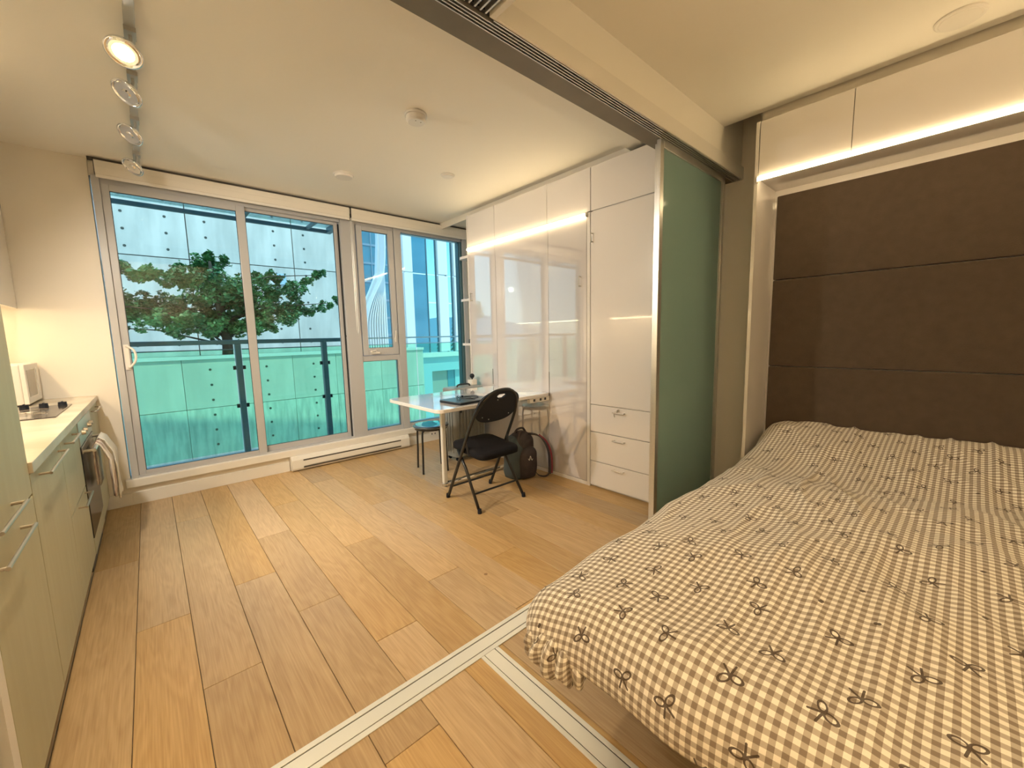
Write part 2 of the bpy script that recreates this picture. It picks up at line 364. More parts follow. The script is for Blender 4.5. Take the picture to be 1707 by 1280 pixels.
def smooth_path(pts, n=6):
    """Catmull-Rom through the points"""
    P = [Vector(p) for p in pts]; out = []
    for i in range(len(P)-1):
        p0 = P[max(i-1, 0)]; p1 = P[i]; p2 = P[i+1]; p3 = P[min(i+2, len(P)-1)]
        for k in range(n):
            t = k/n
            out.append(0.5*((2*p1) + (-p0+p2)*t + (2*p0-5*p1+4*p2-p3)*t*t + (-p0+3*p1-3*p2+p3)*t**3))
    out.append(P[-1]); return out

# ================================================================== SETTING
XL, XR, YB, YF, ZC = -0.97, 3.42, -1.6, 4.45, 2.68
fl = struct('floor', box(XL-0.1, XR+0.1, YB-0.1, YF+0.1, -0.06, -0.012), M['gap'])
PW = 0.1945; X0 = 0.0335
JO = {-2: [3.26, 1.35], -1: [2.42, 0.60], 0: [3.75, 1.83, 0.0], 1: [2.53, 0.75], 2: [3.04, 2.06, 1.10, -0.7], 3: [3.57, 1.61, -0.2],
      4: [2.53, 1.83 - 0.6, -0.9], 5: [3.9, 1.84, 0.0], 6: [3.04, 1.35, -0.5]}
plank_mesh = {}
for k in range(-6, 18):
    x0 = X0 + PW*k; x1 = x0 + PW
    x0c, x1c = max(x0, XL), min(x1, XR)
    if x1c - x0c < 0.02: continue
    js = JO.get(k)
    if js is None:
        s = (0.7*(k*k % 7) + 0.31*k) % 1.9; js = [YF - 0.5 - s - i*1.9 for i in range(4)]
    ys = [YF] + [j for j in js if YB < j < YF] + [YB]
    for a, b_ in zip(ys[:-1], ys[1:]):
        g = 0.0011
        o = box(x0c+g, x1c-g, b_+g, a-g, -0.012, 0.0).build('plank', M['wood'], fl, bevel=0.0012, seg=1)
struct('wall_left', box(XL-0.12, XL, YB, YF, 0, ZC), M['wall'])
struct('wall_right', box(XR, XR+0.12, YB, YF, 0, 2.95), M['wall'])
struct('wall_front', box(XL-0.12, XR+0.12, YB-0.12, YB, 0, 2.95), M['wall'])
bw = struct('wall_back', MB().box(XL-0.12, -0.205, YF, YF+0.18, 0, ZC).box(-0.205, XR+0.12, YF, YF+0.18, 0, 0.15)
            .box(3.20, XR+0.12, YF, YF+0.18, 0.15, ZC).box(-0.205, 3.20, YF+0.01, YF+0.18, 2.56, ZC), M['wall'])
cl = struct('ceiling', MB().box(XL-0.12, XR+0.12, 1.64, YF+0.18, ZC, ZC+0.30).box(XL-0.12, 0.88, YB, 1.3, ZC, ZC+0.3)
            .box(0.88, 3.06, YB, 1.3, ZC, ZC+0.27).box(3.06, XR+0.12, YB, 1.6, 2.95, 2.98).box(XL-.12, 3.06, 1.3, 1.64, ZC, ZC+.3)
            .box(XL, XR, 1.6, 1.765, 2.645, ZC), M['ceil'])
# dropped header with the ceiling track of the sliding glass partition
hd = sroot('trim_1', (1.2, 1.28, 2.42))
box(XL, XR, 1.262, 1.363, 2.42, 2.645).build('header_board', M['darkalu'], hd)
box(XL, XR, 1.213, 1.262, 2.445, 2.95).build('header_core', M['ceil'], hd)
box(1.03, 3.06, 1.205, 1.213, 2.50, ZC).build('upper_fascia', M['ceil'], hd)
box(1.03, XR, 1.196, 1.205, 2.42, 2.505).build('lower_fascia', M['trim'], hd, bevel=0.001)
box(XL, XR, 1.205, 1.262, 2.432, 2.445).build('track_back', M['black'], hd)
for i in range(5):
    y = 1.206 + i*0.0135
    box(XL if i else 1.03, XR, y, y+0.0045, 2.418, 2.434).build('track_rail', M['alu'], hd)
# second header running towards the camera side
h2 = sroot('trim_2', (0.95, -0.2, 2.42))
box(1.008, 1.03, YB, 1.205, 2.42, ZC).build('side_fascia', M['trim'], h2)
box(0.88, 0.90, YB, 1.205, 2.42, ZC).build('side_fascia', M['trim'], h2)
box(0.90, 1.008, YB, 1.205, 2.445, 2.455).build('track_back', M['black'], h2)
for i in range(4):
    x = 0.915 + i*0.024
    box(x, x+0.006, YB, 1.205, 2.422, 2.446).build('track_rail', M['alu'], h2)
# floor tracks
def floor_track(name, x0, x1, y0, y1, along):
    r = sroot(name, ((x0+x1)/2, (y0+y1)/2, 0))
    h = 0.004
    if along == 'x':
        for a, b_, z in ((0, .022, h), (.026, .080, h*.8), (.084, y1-y0, h)): box(x0, x1, y0+a, y0+b_, 0.0, z).build('track_strip', M['alutrack'], r, bevel=0.0008, seg=1)
        for a in (.022, .080): box(x0, x1, y0+a, y0+a+.004, 0.0, 0.0008).build('track_groove', M['black'], r)
    else:
        for a, b_, z in ((0, .016, h), (.020, .070, h*.8), (.074, x1-x0, h)): box(x0+a, x0+b_, y0, y1, 0.0, z).build('track_strip', M['alutrack'], r, bevel=0.0008, seg=1)
        for a in (.016, .070): box(x0+a, x0+a+.004, y0, y1, 0.0, 0.0008).build('track_groove', M['black'], r)
floor_track('trim_3', -0.34, XR, 1.226, 1.330, 'x')
floor_track('trim_4', 0.892, 0.982, YB, 1.226, 'y')
# baseboard and outlet
struct('baseboard_back', MB().box(-0.36, -0.205, 4.437, YF, 0, 0.10).box(-0.205, 0.95, 4.437, YF, 0, 0.10).box(2.24, XR, 4.437, YF, 0, 0.10), M['trim'], bevel=0.002)
sill = struct('trim_5', box(-0.235, 3.22, 4.405, 4.56, 0.150, 0.218), M['trim'], bevel=0.006)
# wall end at the kitchen side (pocket of the partition)
struct('trim_6', box(-0.40, -0.335, 1.455, 1.505, 0, ZC), M['trim'])
struct('trim_7', box(XL, -0.39, 1.36, 1.455, 0, ZC), M['gap'])
struct('trim_8', box(XL, -0.335, 1.19, 1.36, 0, ZC), M['trim'])
o = thing('outlet_plate', (2.60, 4.437, 0.07), 'white wall outlet low between heater and suitcase', 'outlet')
box(2.545, 2.655, 4.431, 4.437, 0.055, 0.125).build('plate', M['whitepl'], o, bevel=0.002)
for dx in (-0.022, 0.022): box(2.60+dx-.006, 2.60+dx+.006, 4.4295, 4.431, 0.08, 0.10).build('socket', M['gasket'], o)

# ---- sliding glass door (left) and windows
def frame(parent, x0, x1, z0, z1, t, y0, y1, m, tb=None, tt=None):
    tb = tb or t; tt = tt or t
    box(x0, x0+t, y0, y1, z0, z1).build('stile', m, parent, bevel=0.003)
    box(x1-t, x1, y0, y1, z0, z1).build('stile', m, parent, bevel=0.003)
    box(x0+t, x1-t, y0, y1, z0, z0+tb).build('rail', m, parent, bevel=0.003)
    box(x0+t, x1-t, y0, y1, z1-tt, z1).build('rail', m, parent, bevel=0.003)
def pane(parent, x0, x1, z0, z1, y, m='pane'):
    g = 0.004
    for a in (box(x0, x0+g, y-.012, y-.008, z0, z1), box(x1-g, x1, y-.012, y-.008, z0, z1), box(x0+g, x1-g, y-.012, y-.008, z0, z0+g), box(x0+g, x1-g, y-.012, y-.008, z1-g, z1)):
        a.build('gasket', M['gasket'], parent)
    box(x0, x1, y-0.003, y+0.003, z0, z1).build('pane', M[m], parent)
d1 = sroot('door_1', (0.8, 4.5, 0.218))
box(-0.195, -0.150, 4.425, 4.56, 0.218, 2.56).build('jamb', M['vinyl'], d1, bevel=0.003)
box(1.612, 1.765, 4.440, 4.56, 0.218, 2.56).build('jamb', M['vinyl'], d1, bevel=0.003)
box(-0.150, 1.612, 4.450, 4.56, 2.515, 2.56).build('head', M['vinyl'], d1, bevel=0.003)
box(-0.150, 1.612, 4.440, 4.56, 0.218, 0.232).build('threshold', M['vinyl'], d1)
leaf1 = bpy.data.objects.new('sliding_leaf', None); col.objects.link(leaf1); leaf1.parent = d1; leaf1.location = (-0.5, -0.04, 0.02)
# (the leaf empties only gather their parts)
def leafframe(parent, x0, x1, z0, z1, lx, rx, bz, tz, y):
    box(x0, lx, y, y+.035, z0, z1).build('stile', M['vinyl'], parent, bevel=0.004)
    box(rx, x1, y, y+.035, z0, z1).build('stile', M['vinyl'], parent, bevel=0.004)
    box(lx, rx, y, y+.035, z0, bz).build('rail', M['vinyl'], parent, bevel=0.003)
    box(lx, rx, y, y+.035, tz, z1).build('rail', M['vinyl'], parent, bevel=0.003)
    pane(parent, lx, rx, bz, tz, y+.018)
leafframe(leaf1, -0.150, 0.772, 0.226, 2.518, -0.103, 0.704, 0.267, 2.466, 4.447)
leaf2 = bpy.data.objects.new('fixed_leaf', None); col.objects.link(leaf2); leaf2.parent = d1; leaf2.location = (0.45, 0.02, 0.02)
leafframe(leaf2, 0.730, 1.600, 0.230, 2.515, 0.778, 1.562, 0.284, 2.488, 4.490)
box(1.601, 1.611, 4.478, 4.50, 0.232, 2.50).build('seal', M['gasket'], d1)
hp = smooth_path([(-0.125, 4.444, 1.125), (-0.118, 4.42, 1.12), (-0.085, 4.40, 1.16), (-0.074, 4.395, 1.21), (-0.085, 4.40, 1.26), (-0.118, 4.42, 1.285), (-0.125, 4.444, 1.285)], 5)
MB().tube(hp, 0.008).box(-0.142, -0.112, 4.436, 4.447, 1.10, 1.30).build('door_handle', M['whitepl'], leaf1, smooth=False)
box(1.603, 1.613, 4.470, 4.480, 1.33, 1.345).build('latch', M['gasket'], d1)

w1 = sroot('window_1', (2.0, 4.5, 0.218))
box(2.205, 2.292, 4.440, 4.56, 0.218, 2.56).build('mullion', M['vinyl'], w1, bevel=0.003)
box(1.765, 2.205, 4.450, 4.56, 1.053, 1.115).build('transom', M['vinyl'], w1, bevel=0.003)
box(1.765, 2.205, 4.450, 4.56, 0.218, 0.272).build('rail', M['vinyl'], w1, bevel=0.003)
box(1.765, 2.205, 4.450, 4.56, 2.515, 2.56).build('head', M['vinyl'], w1, bevel=0.003)
pane(w1, 1.765, 2.182, 0.272, 1.053, 4.475)
box(2.182, 2.205, 4.452, 4.50, 0.272, 1.053).build('bead', M['vinyl'], w1)
sash = bpy.data.objects.new('casement_sash', None); col.objects.link(sash); sash.parent = w1; sash.location = (0, -0.04, 0.9)
frame(sash, 1.775, 2.195, 1.118, 2.512, 0.062, 4.438, 4.485, M['vinyl'], 0.082, 0.045)
pane(sash, 1.837, 2.125, 1.20, 2.467, 4.462)
MB().box(1.86, 1.95, 4.412, 4.438, 1.135, 1.155).tube([(1.93, 4.42, 1.155), (1.90, 4.40, 1.175), (1.85, 4.405, 1.165)], 0.006).lathe([(0.012, 0), (0.012, 0.02)], (1.85, 4.405, 1.155)).build('window_crank', M['whitepl'], sash, bevel=0)
MB().box(2.150, 2.166, 4.424, 4.438, 1.26, 1.31).tube([(2.158, 4.428, 1.30), (2.158, 4.415, 1.34), (2.158, 4.418, 1.39)], 0.006).build('window_latch', M['whitepl'], sash)

w2 = sroot('window_2', (2.75, 4.5, 0.218))
box(2.292, 3.135, 4.450, 4.56, 0.218, 0.272).build('rail', M['vinyl'], w2, bevel=0.003)
box(2.292, 3.135, 4.450, 4.56, 2.515, 2.56).build('head', M['vinyl'], w2, bevel=0.003)
box(3.150, 3.205, 4.430, 4.56, 0.218, 2.56).build('jamb', M['vinyl'], w2, bevel=0.003)
box(3.118, 3.150, 4.452, 4.56, 0.272, 2.515).build('dark_frame', M['railmetal'], w2)
pane(w2, 2.294, 3.118, 0.272, 2.515, 4.485)

# roller blinds
for x0, x1, lb in ((-0.165, 1.690, 'long rolled white blind above the sliding glass door'), (1.710, 3.20, 'shorter rolled white blind above the right hand windows')):
    t = thing('roller_blind', ((x0+x1)/2, 4.40, 2.53), lb, 'blind', 'roller blinds')
    n = 10; prof = []
    MB().prism([(4.395 + 0.030*math.cos(2*PI*i/16), 2.612 + 0.030*math.sin(2*PI*i/16)) for i in range(16)], x0, x1, lambda a, b, h: (h, a, b)).build('roll', M['blind'], t, smooth=False)
    box(x0, x1, 4.366, 4.372, 2.555, 2.655).build('blind_fascia', M['blind'], t, bevel=0.002)
    box(x0, x1, 4.372, 4.385, 2.533, 2.560).build('hem_bar', M['trim'], t, bevel=0.003)
    box(x0-.004, x0, 4.366, 4.430, 2.56, 2.665).build('bracket', M['gasket'], t)
tag(MB().tube([(1.700, 4.385, 2.62), (1.698, 4.385, 1.4), (1.706, 4.382, 1.36), (1.714, 4.385, 1.4), (1.712, 4.385, 2.62)], 0.0028, 6).tube([(1.70, 4.385, 2.60), (1.70, 4.385, 2.655)], 0.008, 8).build('blind_chain', M['alu']), 'thin beaded pull chain hanging between the two blinds', 'chain')

struct('gap_shade_strip', box(-0.20, 3.20, 4.40, 4.448, 2.667, 2.6799), M['gap'])  # dark strip standing in for the shadow line under the ceiling
# baseboard heater
h = thing('baseboard_heater', (1.595, 4.41, 0), 'low white electric baseboard heater under the window sill', 'heater')
MB().prism([(4.437, 0.005), (4.375, 0.010), (4.365, 0.03), (4.365, 0.115), (4.385, 0.150), (4.437, 0.155)], 0.955, 2.235, lambda a, b, hh: (hh, a, b)).build('housing', M['trim'], h, bevel=0.003)
MB().prism([(4.378, 0.128), (4.363, 0.112), (4.363, 0.100), (4.386, 0.138)], 1.06, 2.12, lambda a, b, hh: (hh, a, b)).build('upper_slot', M['gap'], h)
box(1.06, 2.12, 4.3625, 4.366, 0.028, 0.044).build('lower_slot', M['gap'], h)
box(1.075, 2.10, 4.3615, 4.366, 0.048, 0.098).build('front_panel', M['trim'], h, bevel=0.001)

# ================================================================== RIGHT: WHITE CABINETS
XC = 2.735
def slab(name, y0, y1, z0, z1, parent, m='gloss', x=XC, t=0.018, b=0.0015):
    g = 0.0018
    return box(x, x+t, y0+g, y1-g, z0+g, z1-g).build(name, M[m], parent, bevel=b, seg=1)
def bar_handle(parent, p0, p1, out=(-0.028, 0, 0), r=0.0045, m='steel', name='handle'):
    p0, p1, out = Vector(p0), Vector(p1), Vector(out)
    MB().tube([p0, p0+out*0.999, ], r, 8).tube([p1, p1+out*0.999], r, 8).tube([p0+out+(p0-p1).normalized()*0.008, p1+out+(p1-p0).normalized()*0.008], r*1.15, 8).build(name, M[m], parent)
cab = thing('storage_cabinet', (XC+0.3, 1.79, 0), 'tall white gloss cabinet with three drawers beside the frosted door', 'cabinet')
MB().box(XC+.019, XR-.02, 1.512, 2.072, 0.03, 2.612).box(XC-.002, XR-.02, 1.506, 1.524, 0, 2.614).box(XC+.03, XR-.05, 1.524, 2.08, 0.0, 0.03).build('body', M['gloss'], cab)
slab('upper_door', 1.526, 2.078, 2.276, 2.612, cab)
dd = slab('tall_door', 1.526, 2.078, 0.718, 2.270, cab)
bar_handle(dd, (XC, 2.056, 2.035), (XC, 2.056, 2.10))
for z0, z1, hz in ((0.486, 0.716, 0.676), (0.232, 0.484, 0.444), (0.018, 0.230, 0.200)):
    q = slab('drawer', 1.526, 2.078, z0, z1, cab)
    bar_handle(q, (XC, 1.745, hz), (XC, 1.835, hz))
tag(MB().tube([(XC-.002, 1.80, 0.695), (XC-.012, 1.80, 0.695)], 0.009, 12).lathe([(0.010, 0), (0.010, 0.003)], (XC-.024, 1.80, 0.688), (0, 1, 0)).tube([(XC-.012, 1.80, 0.695), (XC-.020, 1.812, 0.690), (XC-.022, 1.83, 0.665), (XC-.020, 1.825, 0.640)], 0.003, 6).build('drawer_key', M['steel']), 'small key hanging in the lock of the top drawer', 'key')

bed2 = thing('folding_bed_cabinet', (XC+0.3, 2.93, 0), 'glossy white folded wall bed front reflecting the blue sky', 'cabinet')
MB().box(XC+.019, XR-.02, 2.114, 3.742, 0.03, 2.612).box(XC-.002, XC+.2, 2.081, 2.112, 0, 2.27).box(XC-.002, XR-.02, 3.742, 3.760, 0, 2.614).box(XC+.03, XR-.05, 2.12, 3.742, 0, 0.03).build('body', M['gloss'], bed2)
for y0, y1 in ((2.114, 2.545), (2.545, 3.283), (3.283, 3.742)):
    slab('bed_front_panel', y0, y1, 0.035, 2.238, bed2, 'glossdoor', b=0.0008)
box(XC-.001, XC+.004, 2.112, 2.117, 0.03, 2.238).build('edge_gap', M['gap'], bed2)
for y0, y1 in ((2.080, 2.554), (2.554, 3.283), (3.283, 3.742)):
    slab('upper_door', y0, y1, 2.276, 2.612, bed2)
box(XC-.004, XC+.016, 2.112, 3.742, 2.268, 2.276).build('pelmet', M['gloss'], bed2)
box(XC-.003, XC+.018, 2.112, 3.755, 2.0-2.0+0.0, 0.033).build('plinth', M['gloss'], bed2)
for y in (2.178, 3.693): bar_handle(bed2, (XC, y, 1.70), (XC, y, 1.775), r=0.004)
for y, z0, z1 in ((2.545, 0.70, 0.965), (3.366, 0.79, 0.955)):
    box(XC-.0025, XC, y-.003, y+.003, z0, z1).build('hinge_slot', M['gap'], bed2)
l1 = thing('led_strip', (XC, 2.93, 2.24), 'glowing warm light bar above the glossy wall bed front', 'light', 'light bars')
box(XC-.018, XC-.002, 2.113, 3.748, 2.244, 2.262).build('diffuser', M['led'], l1, bevel=0.003)
box(XC-.0245, XC-.001, 2.105, 2.113, 2.236, 2.268).build('end_cap', M['steel'], l1)
# shadow gap above the cabinets
struct('trim_9', box(XC+0.07, XC+0.09, 1.765, YF, 2.612, ZC), M['wall'])
struct('trim_10', box(XC+0.04, XR, 1.512, 3.755, 2.6145, 2.622), M['gap'])
# open corner shelves between the wall bed and the window
for z, lb in ((2.185, 'uppermost'), (1.715, 'middle'), (1.215, 'lowest')):
    poly = [(XC, 3.7600), (3.05, 3.7600), (3.05, 3.95), (XC+.05, 3.95), (XC+.015, 3.935), (XC, 3.90)]
    tag(MB().prism(poly, z-.014, z+.014).build('corner_shelf', M['gloss'], bevel=0.002), lb + ' of the three white shelves on the wall bed end', 'shelf', 'end shelves')
fg = thing('figurine', (2.80, 3.85, 1.229), 'tiny dark figurine pair on the lowest end shelf', 'figurine')
for dx in (0, 0.045): MB().lathe([(0.012, 0), (0.014, 0.01), (0.008, 0.022), (0.011, 0.034), (0.004, 0.045)], (2.80+dx, 3.86, 1.229), n=12).build('body', M['packside'], fg, smooth=True)

# ---- table hinged to the wall bed front
tb = thing('folding_table', (2.13, 2.94, 0), 'glossy white fold-down table on a single chrome leg', 'table')
MB().prism(rrect(1.525, XC-.003, 2.515, 3.362, 0.06), 0.748, 0.776).build('tabletop', M['gloss'], tb, bevel=0.003)
box(1.818, 1.858, 2.955, 2.990, 0.03, 0.748).build('leg', M['alutrack'], tb, bevel=0.008)
box(1.815, 2.70, 2.948, 2.997, 0.004, 0.034).build('foot_bar', M['chrome'], tb, bevel=0.009)
MB().lathe([(0.016, 0), (0.016, 0.006)], (1.835, 2.955, 0.0)).lathe([(0.016, 0), (0.016, 0.006)], (1.835, 2.99, 0.0)).build('foot_pad', M['chrome'], tb)
MB().lathe([(0.012, 0), (0.012, 0.02)], (1.838, 2.945, 0.728)).box(1.80, 1.88, 2.93, 3.01, 0.742, 0.748).build('leg_bracket', M['chrome'], tb)
box(1.95, 2.69, 2.90, 2.925, 0.715, 0.748).build('apron', M['gloss'], tb)
ps = thing('power_bar', (2.60, 2.535, 0.70), 'pale power bar fixed under the table edge by the cabinet', 'power bar')
box(2.46, 2.72, 2.530, 2.565, 0.705, 0.746).build('housing', M['whitepl'], ps, bevel=0.004)
for x in (2.52, 2.60, 2.66): box(x-.012, x+.012, 2.5285, 2.531, 0.715, 0.737).build('socket', M['suitd'], ps)

# laptop, glasses, cable
lp = thing('laptop', (1.915, 2.715, 0.776), 'closed dark grey laptop lying on the white table', 'laptop', rz=0)
MB().prism([(x*math.cos(R(5))-y*math.sin(R(5))+1.915, x*math.sin(R(5))+y*math.cos(R(5))+2.715) for x, y in rrect(-.175, .175, -.135, .135, .012)], 0.778, 0.790).build('base', M['blackpl'], lp)
MB().prism([(x*math.cos(R(5))-y*math.sin(R(5))+1.915, x*math.sin(R(5))+y*math.cos(R(5))+2.715) for x, y in rrect(-.175, .175, -.135, .135, .012)], 0.791, 0.797).build('lid', M['laptop'], lp)
gl = thing('eyeglasses', (1.83, 2.70, 0.797), 'black rimmed glasses lying on the closed laptop', 'glasses')
for s in (-1, 1):
    c = Vector((1.83 + 0.031*s*0.6, 2.70 + 0.031*s, 0.812))
    MB().tube([c + Vector((0.006*math.sin(a), 0.024*math.cos(a), 0.016*math.sin(a))) for a in [2*PI*i/16 for i in range(16)]], 0.0022, 6, closed=True).build('rim', M['black'], gl)
    MB().tube([c + Vector((0.0, 0.024*s, 0.004)), c + Vector((0.09, 0.020*s - 0.02, -0.006)), c + Vector((0.12, 0.020*s - 0.03, -0.012))], 0.002, 6).build('temple', M['black'], gl)
MB().tube([(1.8255, 2.693, .814), (1.83, 2.70, .818), (1.8345, 2.707, .814)], .002, 6).build('bridge', M['black'], gl)
tag(MB().tube(smooth_path([(1.93, 2.80, .800), (1.99, 2.80, .800), (2.04, 2.76, .800), (2.02, 2.69, .800), (1.95, 2.67, .800), (1.90, 2.70, .800)], 6), 0.0025, 6).lathe([(.008, 0), (.008, .014)], (1.935, 2.80, .7975)).build('earphone_cord', M['blackpl']), 'thin black cord coiled on the laptop lid', 'cord')

# ---- folding chair
def fold_chair():
    cx = 1.940
    t = thing('folding_chair', (cx, 2.53, 0), 'black folding chair with oval back and padded seat', 'chair')
    ly = lambda h: 2.742 - 0.470*h/0.91          # front tube plane: y as a function of height
    pts = [(-.222, 0.012), (-.219, .25), (-.216, .46), (-.213, .62), (-.203, .72), (-.178, .80), (-.135, .862), (-.075, .898), (0, .908)]
    pts = pts + [(-a, b) for a, b in pts[-2::-1]]
    path = smooth_path([(cx+a, ly(b), b) for a, b in pts], 4)
    MB().tube(path, 0.0125, 10).build('back_frame', M['black'], t, smooth=True)
    # oval back panel with a hand hole
    out = []
    for i in range(40):
        a = 2*PI*i/40; ca, sa = math.cos(a), math.sin(a)
        x = 0.202*(abs(ca)**0.75)*(1 if ca > 0 else -1); z = 0.765 + (0.132 if sa > 0 else 0.118)*(abs(sa)**0.8)*(1 if sa > 0 else -1)
        out.append((x, z))
    hole = [(-.045, .858), (-.03, .872), (.03, .872), (.045, .858), (.02, .838), (-.02, .838)]
    bm = bmesh.new(); es = []
    for ring in (out, hole):
        vs = [bm.verts.new((cx+x, ly(z)-.006, z)) for x, z in ring]
        es += [bm.edges.new((vs[i], vs[(i+1) % len(vs)])) for i in range(len(vs))]
    bmesh.ops.triangle_fill(bm, use_beauty=True, use_dissolve=False, edges=es)
    # keep only faces outside of the hole
    for f in list(bm.faces):
        c = f.calc_center_median(); x = c.x-cx; z = c.z
        if abs(x) < .035 and .842 < z < .870 and all(abs(v.co.x-cx) < .046 and .837 < v.co.z < .873 for v in f.verts): bm.faces.remove(f)
    r = bmesh.ops.extrude_face_region(bm, geom=list(bm.faces))
    bmesh.ops.translate(bm, verts=[v for v in r['geom'] if isinstance(v, bmesh.types.BMVert)], vec=(0, 0.014, 0.006))
    bm.verts.ensure_lookup_table(); vv = [tuple(v.co) for v in bm.verts]; bm.verts.index_update(); ff = [tuple(v.index for v in f.verts) for f in bm.faces]; bm.free()
    bk = MB(); bk.v = vv; bk.f = ff; bk.build('backrest', M['blackpl'], t)
    for x, z in ((-.13, .70), (.13, .70), (-.06, .675), (-.03, .83)):
        MB().lathe([(.005, 0), (.004, .003)], (cx+x, ly(z)-.0105, z), (0, -1, 0), 8).build('rivet', M['steel'], bk and t)
    # seat pad
    prof = rrect(-.200, .200, -.215, .205, .07, 6)
    vs = []; fs = []; n = len(prof)
    layers = [(0.94, .405), (1.0, .412), (1.0, .440), (0.97, .452), (0.80, .460), (0.4, .462)]
    for k, z in layers:
        for a, b in prof:
            taper = 1.0 - 0.10*((b+.215)/.42)*0
            vs.append((cx + a*k*taper, 2.515 + b*k, z + 0.02*((b)/.21)))
    for i in range(len(layers)-1):
        for j in range(n): fs.append((i*n+j, i*n+(j+1) % n, (i+1)*n+(j+1) % n, (i+1)*n+j))
    fs.append(tuple(range(n))[::-1]); fs.append(tuple((len(layers)-1)*n+j for j in range(n)))
    MB().add(vs, fs).build('seat', M['blackfab'], t, smooth=True)
    for s in (-1, 1):
        MB().tube([(cx+s*.224, 2.316, .012), (cx+s*.206, 2.50, .30), (cx+s*.203, 2.60, .425)], 0.0115, 10).build('leg', M['black'], t, smooth=True)
        MB().lathe([(.015, 0), (.016, .012), (.0135, .035)], (cx+s*.224, 2.314, 0), n=12).build('foot_cap', M['blackpl'], t)
        MB().lathe([(.015, 0), (.016, .012), (.0135, .035)], (cx+s*.222, 2.740, 0), n=12).build('foot_cap', M['blackpl'], t)
        MB().tube([(cx+s*.196, 2.46, .40), (cx+s*.212, 2.48, .50)], .008, 8).build('hinge', M['black'], t)
    MB().tube([(cx-.218, 2.385, .125), (cx+.218, 2.385, .125)], .008, 8).build('stretcher', M['black'], t)
    MB().tube([(cx-.220, 2.690, .105), (cx+.220, 2.690, .105)], .008, 8).build('stretcher', M['black'], t)
fold_chair()

# ---- stool
st = thing('stool', (2.005, 3.46, 0), 'low round stool with dark glossy seat and black legs', 'stool')
MB().lathe([(0.150, .432), (.168, .436), (.174, .446), (.170, .456), (.150, .460), (.06, .455)], (2.005, 3.46, 0), n=40).build('seat', M['stool'], st, smooth=True)
MB().lathe([(0.158, .418), (.158, .434)], (2.005, 3.46, 0), n=32).build('seat_ring', M['black'], st)
for a in (118, 208, 298, 28):
    c, s = math.cos(R(a)), math.sin(R(a))
    MB().tube(smooth_path([(2.005+.10*c, 3.46+.10*s, .418), (2.005+.140*c, 3.46+.140*s, .412), (2.005+.158*c, 3.46+.158*s, .385), (2.005+.163*c, 3.46+.163*s, .2), (2.005+.170*c, 3.46+.170*s, 0)], 5), .0095, 8).build('leg', M['black'], st, smooth=True)

# ---- suitcase with gadget
su = thing('suitcase', (2.48, 3.565, 0), 'upright grey ribbed hard shell suitcase behind the table', 'suitcase')
MB().prism(rrect(2.275, 2.685, 3.445, 3.685, .05), 0.045, 0.775).build('shell', M['suit'], su, bevel=0.02, seg=3)
for i in range(9):
    x = 2.325 + i*0.040
    box(x-.009, x+.009, 3.437, 3.447, 0.10, 0.73).build('rib', M['suit'], su, bevel=.004)
for i in range(4):
    y = 3.495 + i*0.045
    box(2.268, 2.277, y-.010, y+.010, .10, .73).build('rib', M['suit'], su, bevel=.004)
box(2.335, 2.365, 3.4345, 3.446, .52, .68).build('side_handle', M['suitd'], su, bevel=.004)
MB().tube(smooth_path([(2.40, 3.56, .775), (2.405, 3.56, .792), (2.44, 3.56, .800), (2.52, 3.56, .800), (2.555, 3.56, .792), (2.56, 3.56, .775)], 4), .009, 8).build('top_handle', M['suitd'], su)
for x in (2.33, 2.63):
    for y in (3.49, 3.64): MB().lathe([(.022, -.010), (.022, .010)], (x, y, .022), (0, 1, 0), 14).box(x-.012, x+.012, y-.014, y+.014, .03, .048).build('wheel', M['blackpl'], su)
gd = thing('webcam', (2.63, 3.60, .775), 'small white gadget with round black head on the grey suitcase', 'gadget')
MB().prism(rrect(2.595, 2.67, 3.56, 3.65, .015), .776, .835).build('base', M['whitepl'], gd, bevel=.004)
MB().lathe([(.008, 0), (.008, .02)], (2.635, 3.61, .834)).lathe([(.004, -.025), (.022, -.015), (.027, 0), (.022, .015), (.004, .025)], (2.635, 3.61, .872), (.7, .7, 0), 18).build('head', M['blackpl'], gd, smooth=True)

# ---- backpack leaning at the cabinet
bp = thing('backpack', (2.50, 2.69, 0), 'dark backpack with slate side and red edged strap by the cabinet', 'backpack')
def blob(cx, cy, hw, hd, z0, z1, m, name, parent, top=0.75, lean=0.0, ns=14, seed=0, e=0.55):
    vs = []; fs = []; N = 28
    for i in range(ns+1):
        t = i/ns; z = z0 + (z1-z0)*t
        k = (1-0.12*(1-min(1, t*6))) * (1.0 if t < top else math.sqrt(max(0.02, 1-((t-top)/(1-top))**2*0.93)))
        for j in range(N):
            a = 2*PI*j/N; ca, sa = math.cos(a), math.sin(a)
            x = hw*k*(abs(ca)**e)*(1 if ca > 0 else -1); y = hd*k*(abs(sa)**e)*(1 if sa > 0 else -1)
            nz = noise.noise(Vector((x*9+seed, y*9, z*9)))*0.012
            vs.append((cx+x*(1+nz*6)+lean*t, cy+y*(1+nz*6), z))
    for i in range(ns):
        for j in range(N): fs.append((i*N+j, i*N+(j+1) % N, (i+1)*N+(j+1) % N, (i+1)*N+j))
    fs.append(tuple(range(N))[::-1]); fs.append(tuple(ns*N+j for j in range(N)))
    return MB().add(vs, fs).build(name, m, parent, smooth=True)
blob(2.475, 2.715, .125, .105, 0.0, .405, M['packside'], 'body', bp, 0.72)
blob(2.505, 2.635, .098, .070, 0.01, .30, M['pack'], 'front_pocket', bp, 0.7, seed=5)
blob(2.50, 2.70, .112, .095, .24, .425, M['pack'], 'lid', bp, 0.4, seed=9)
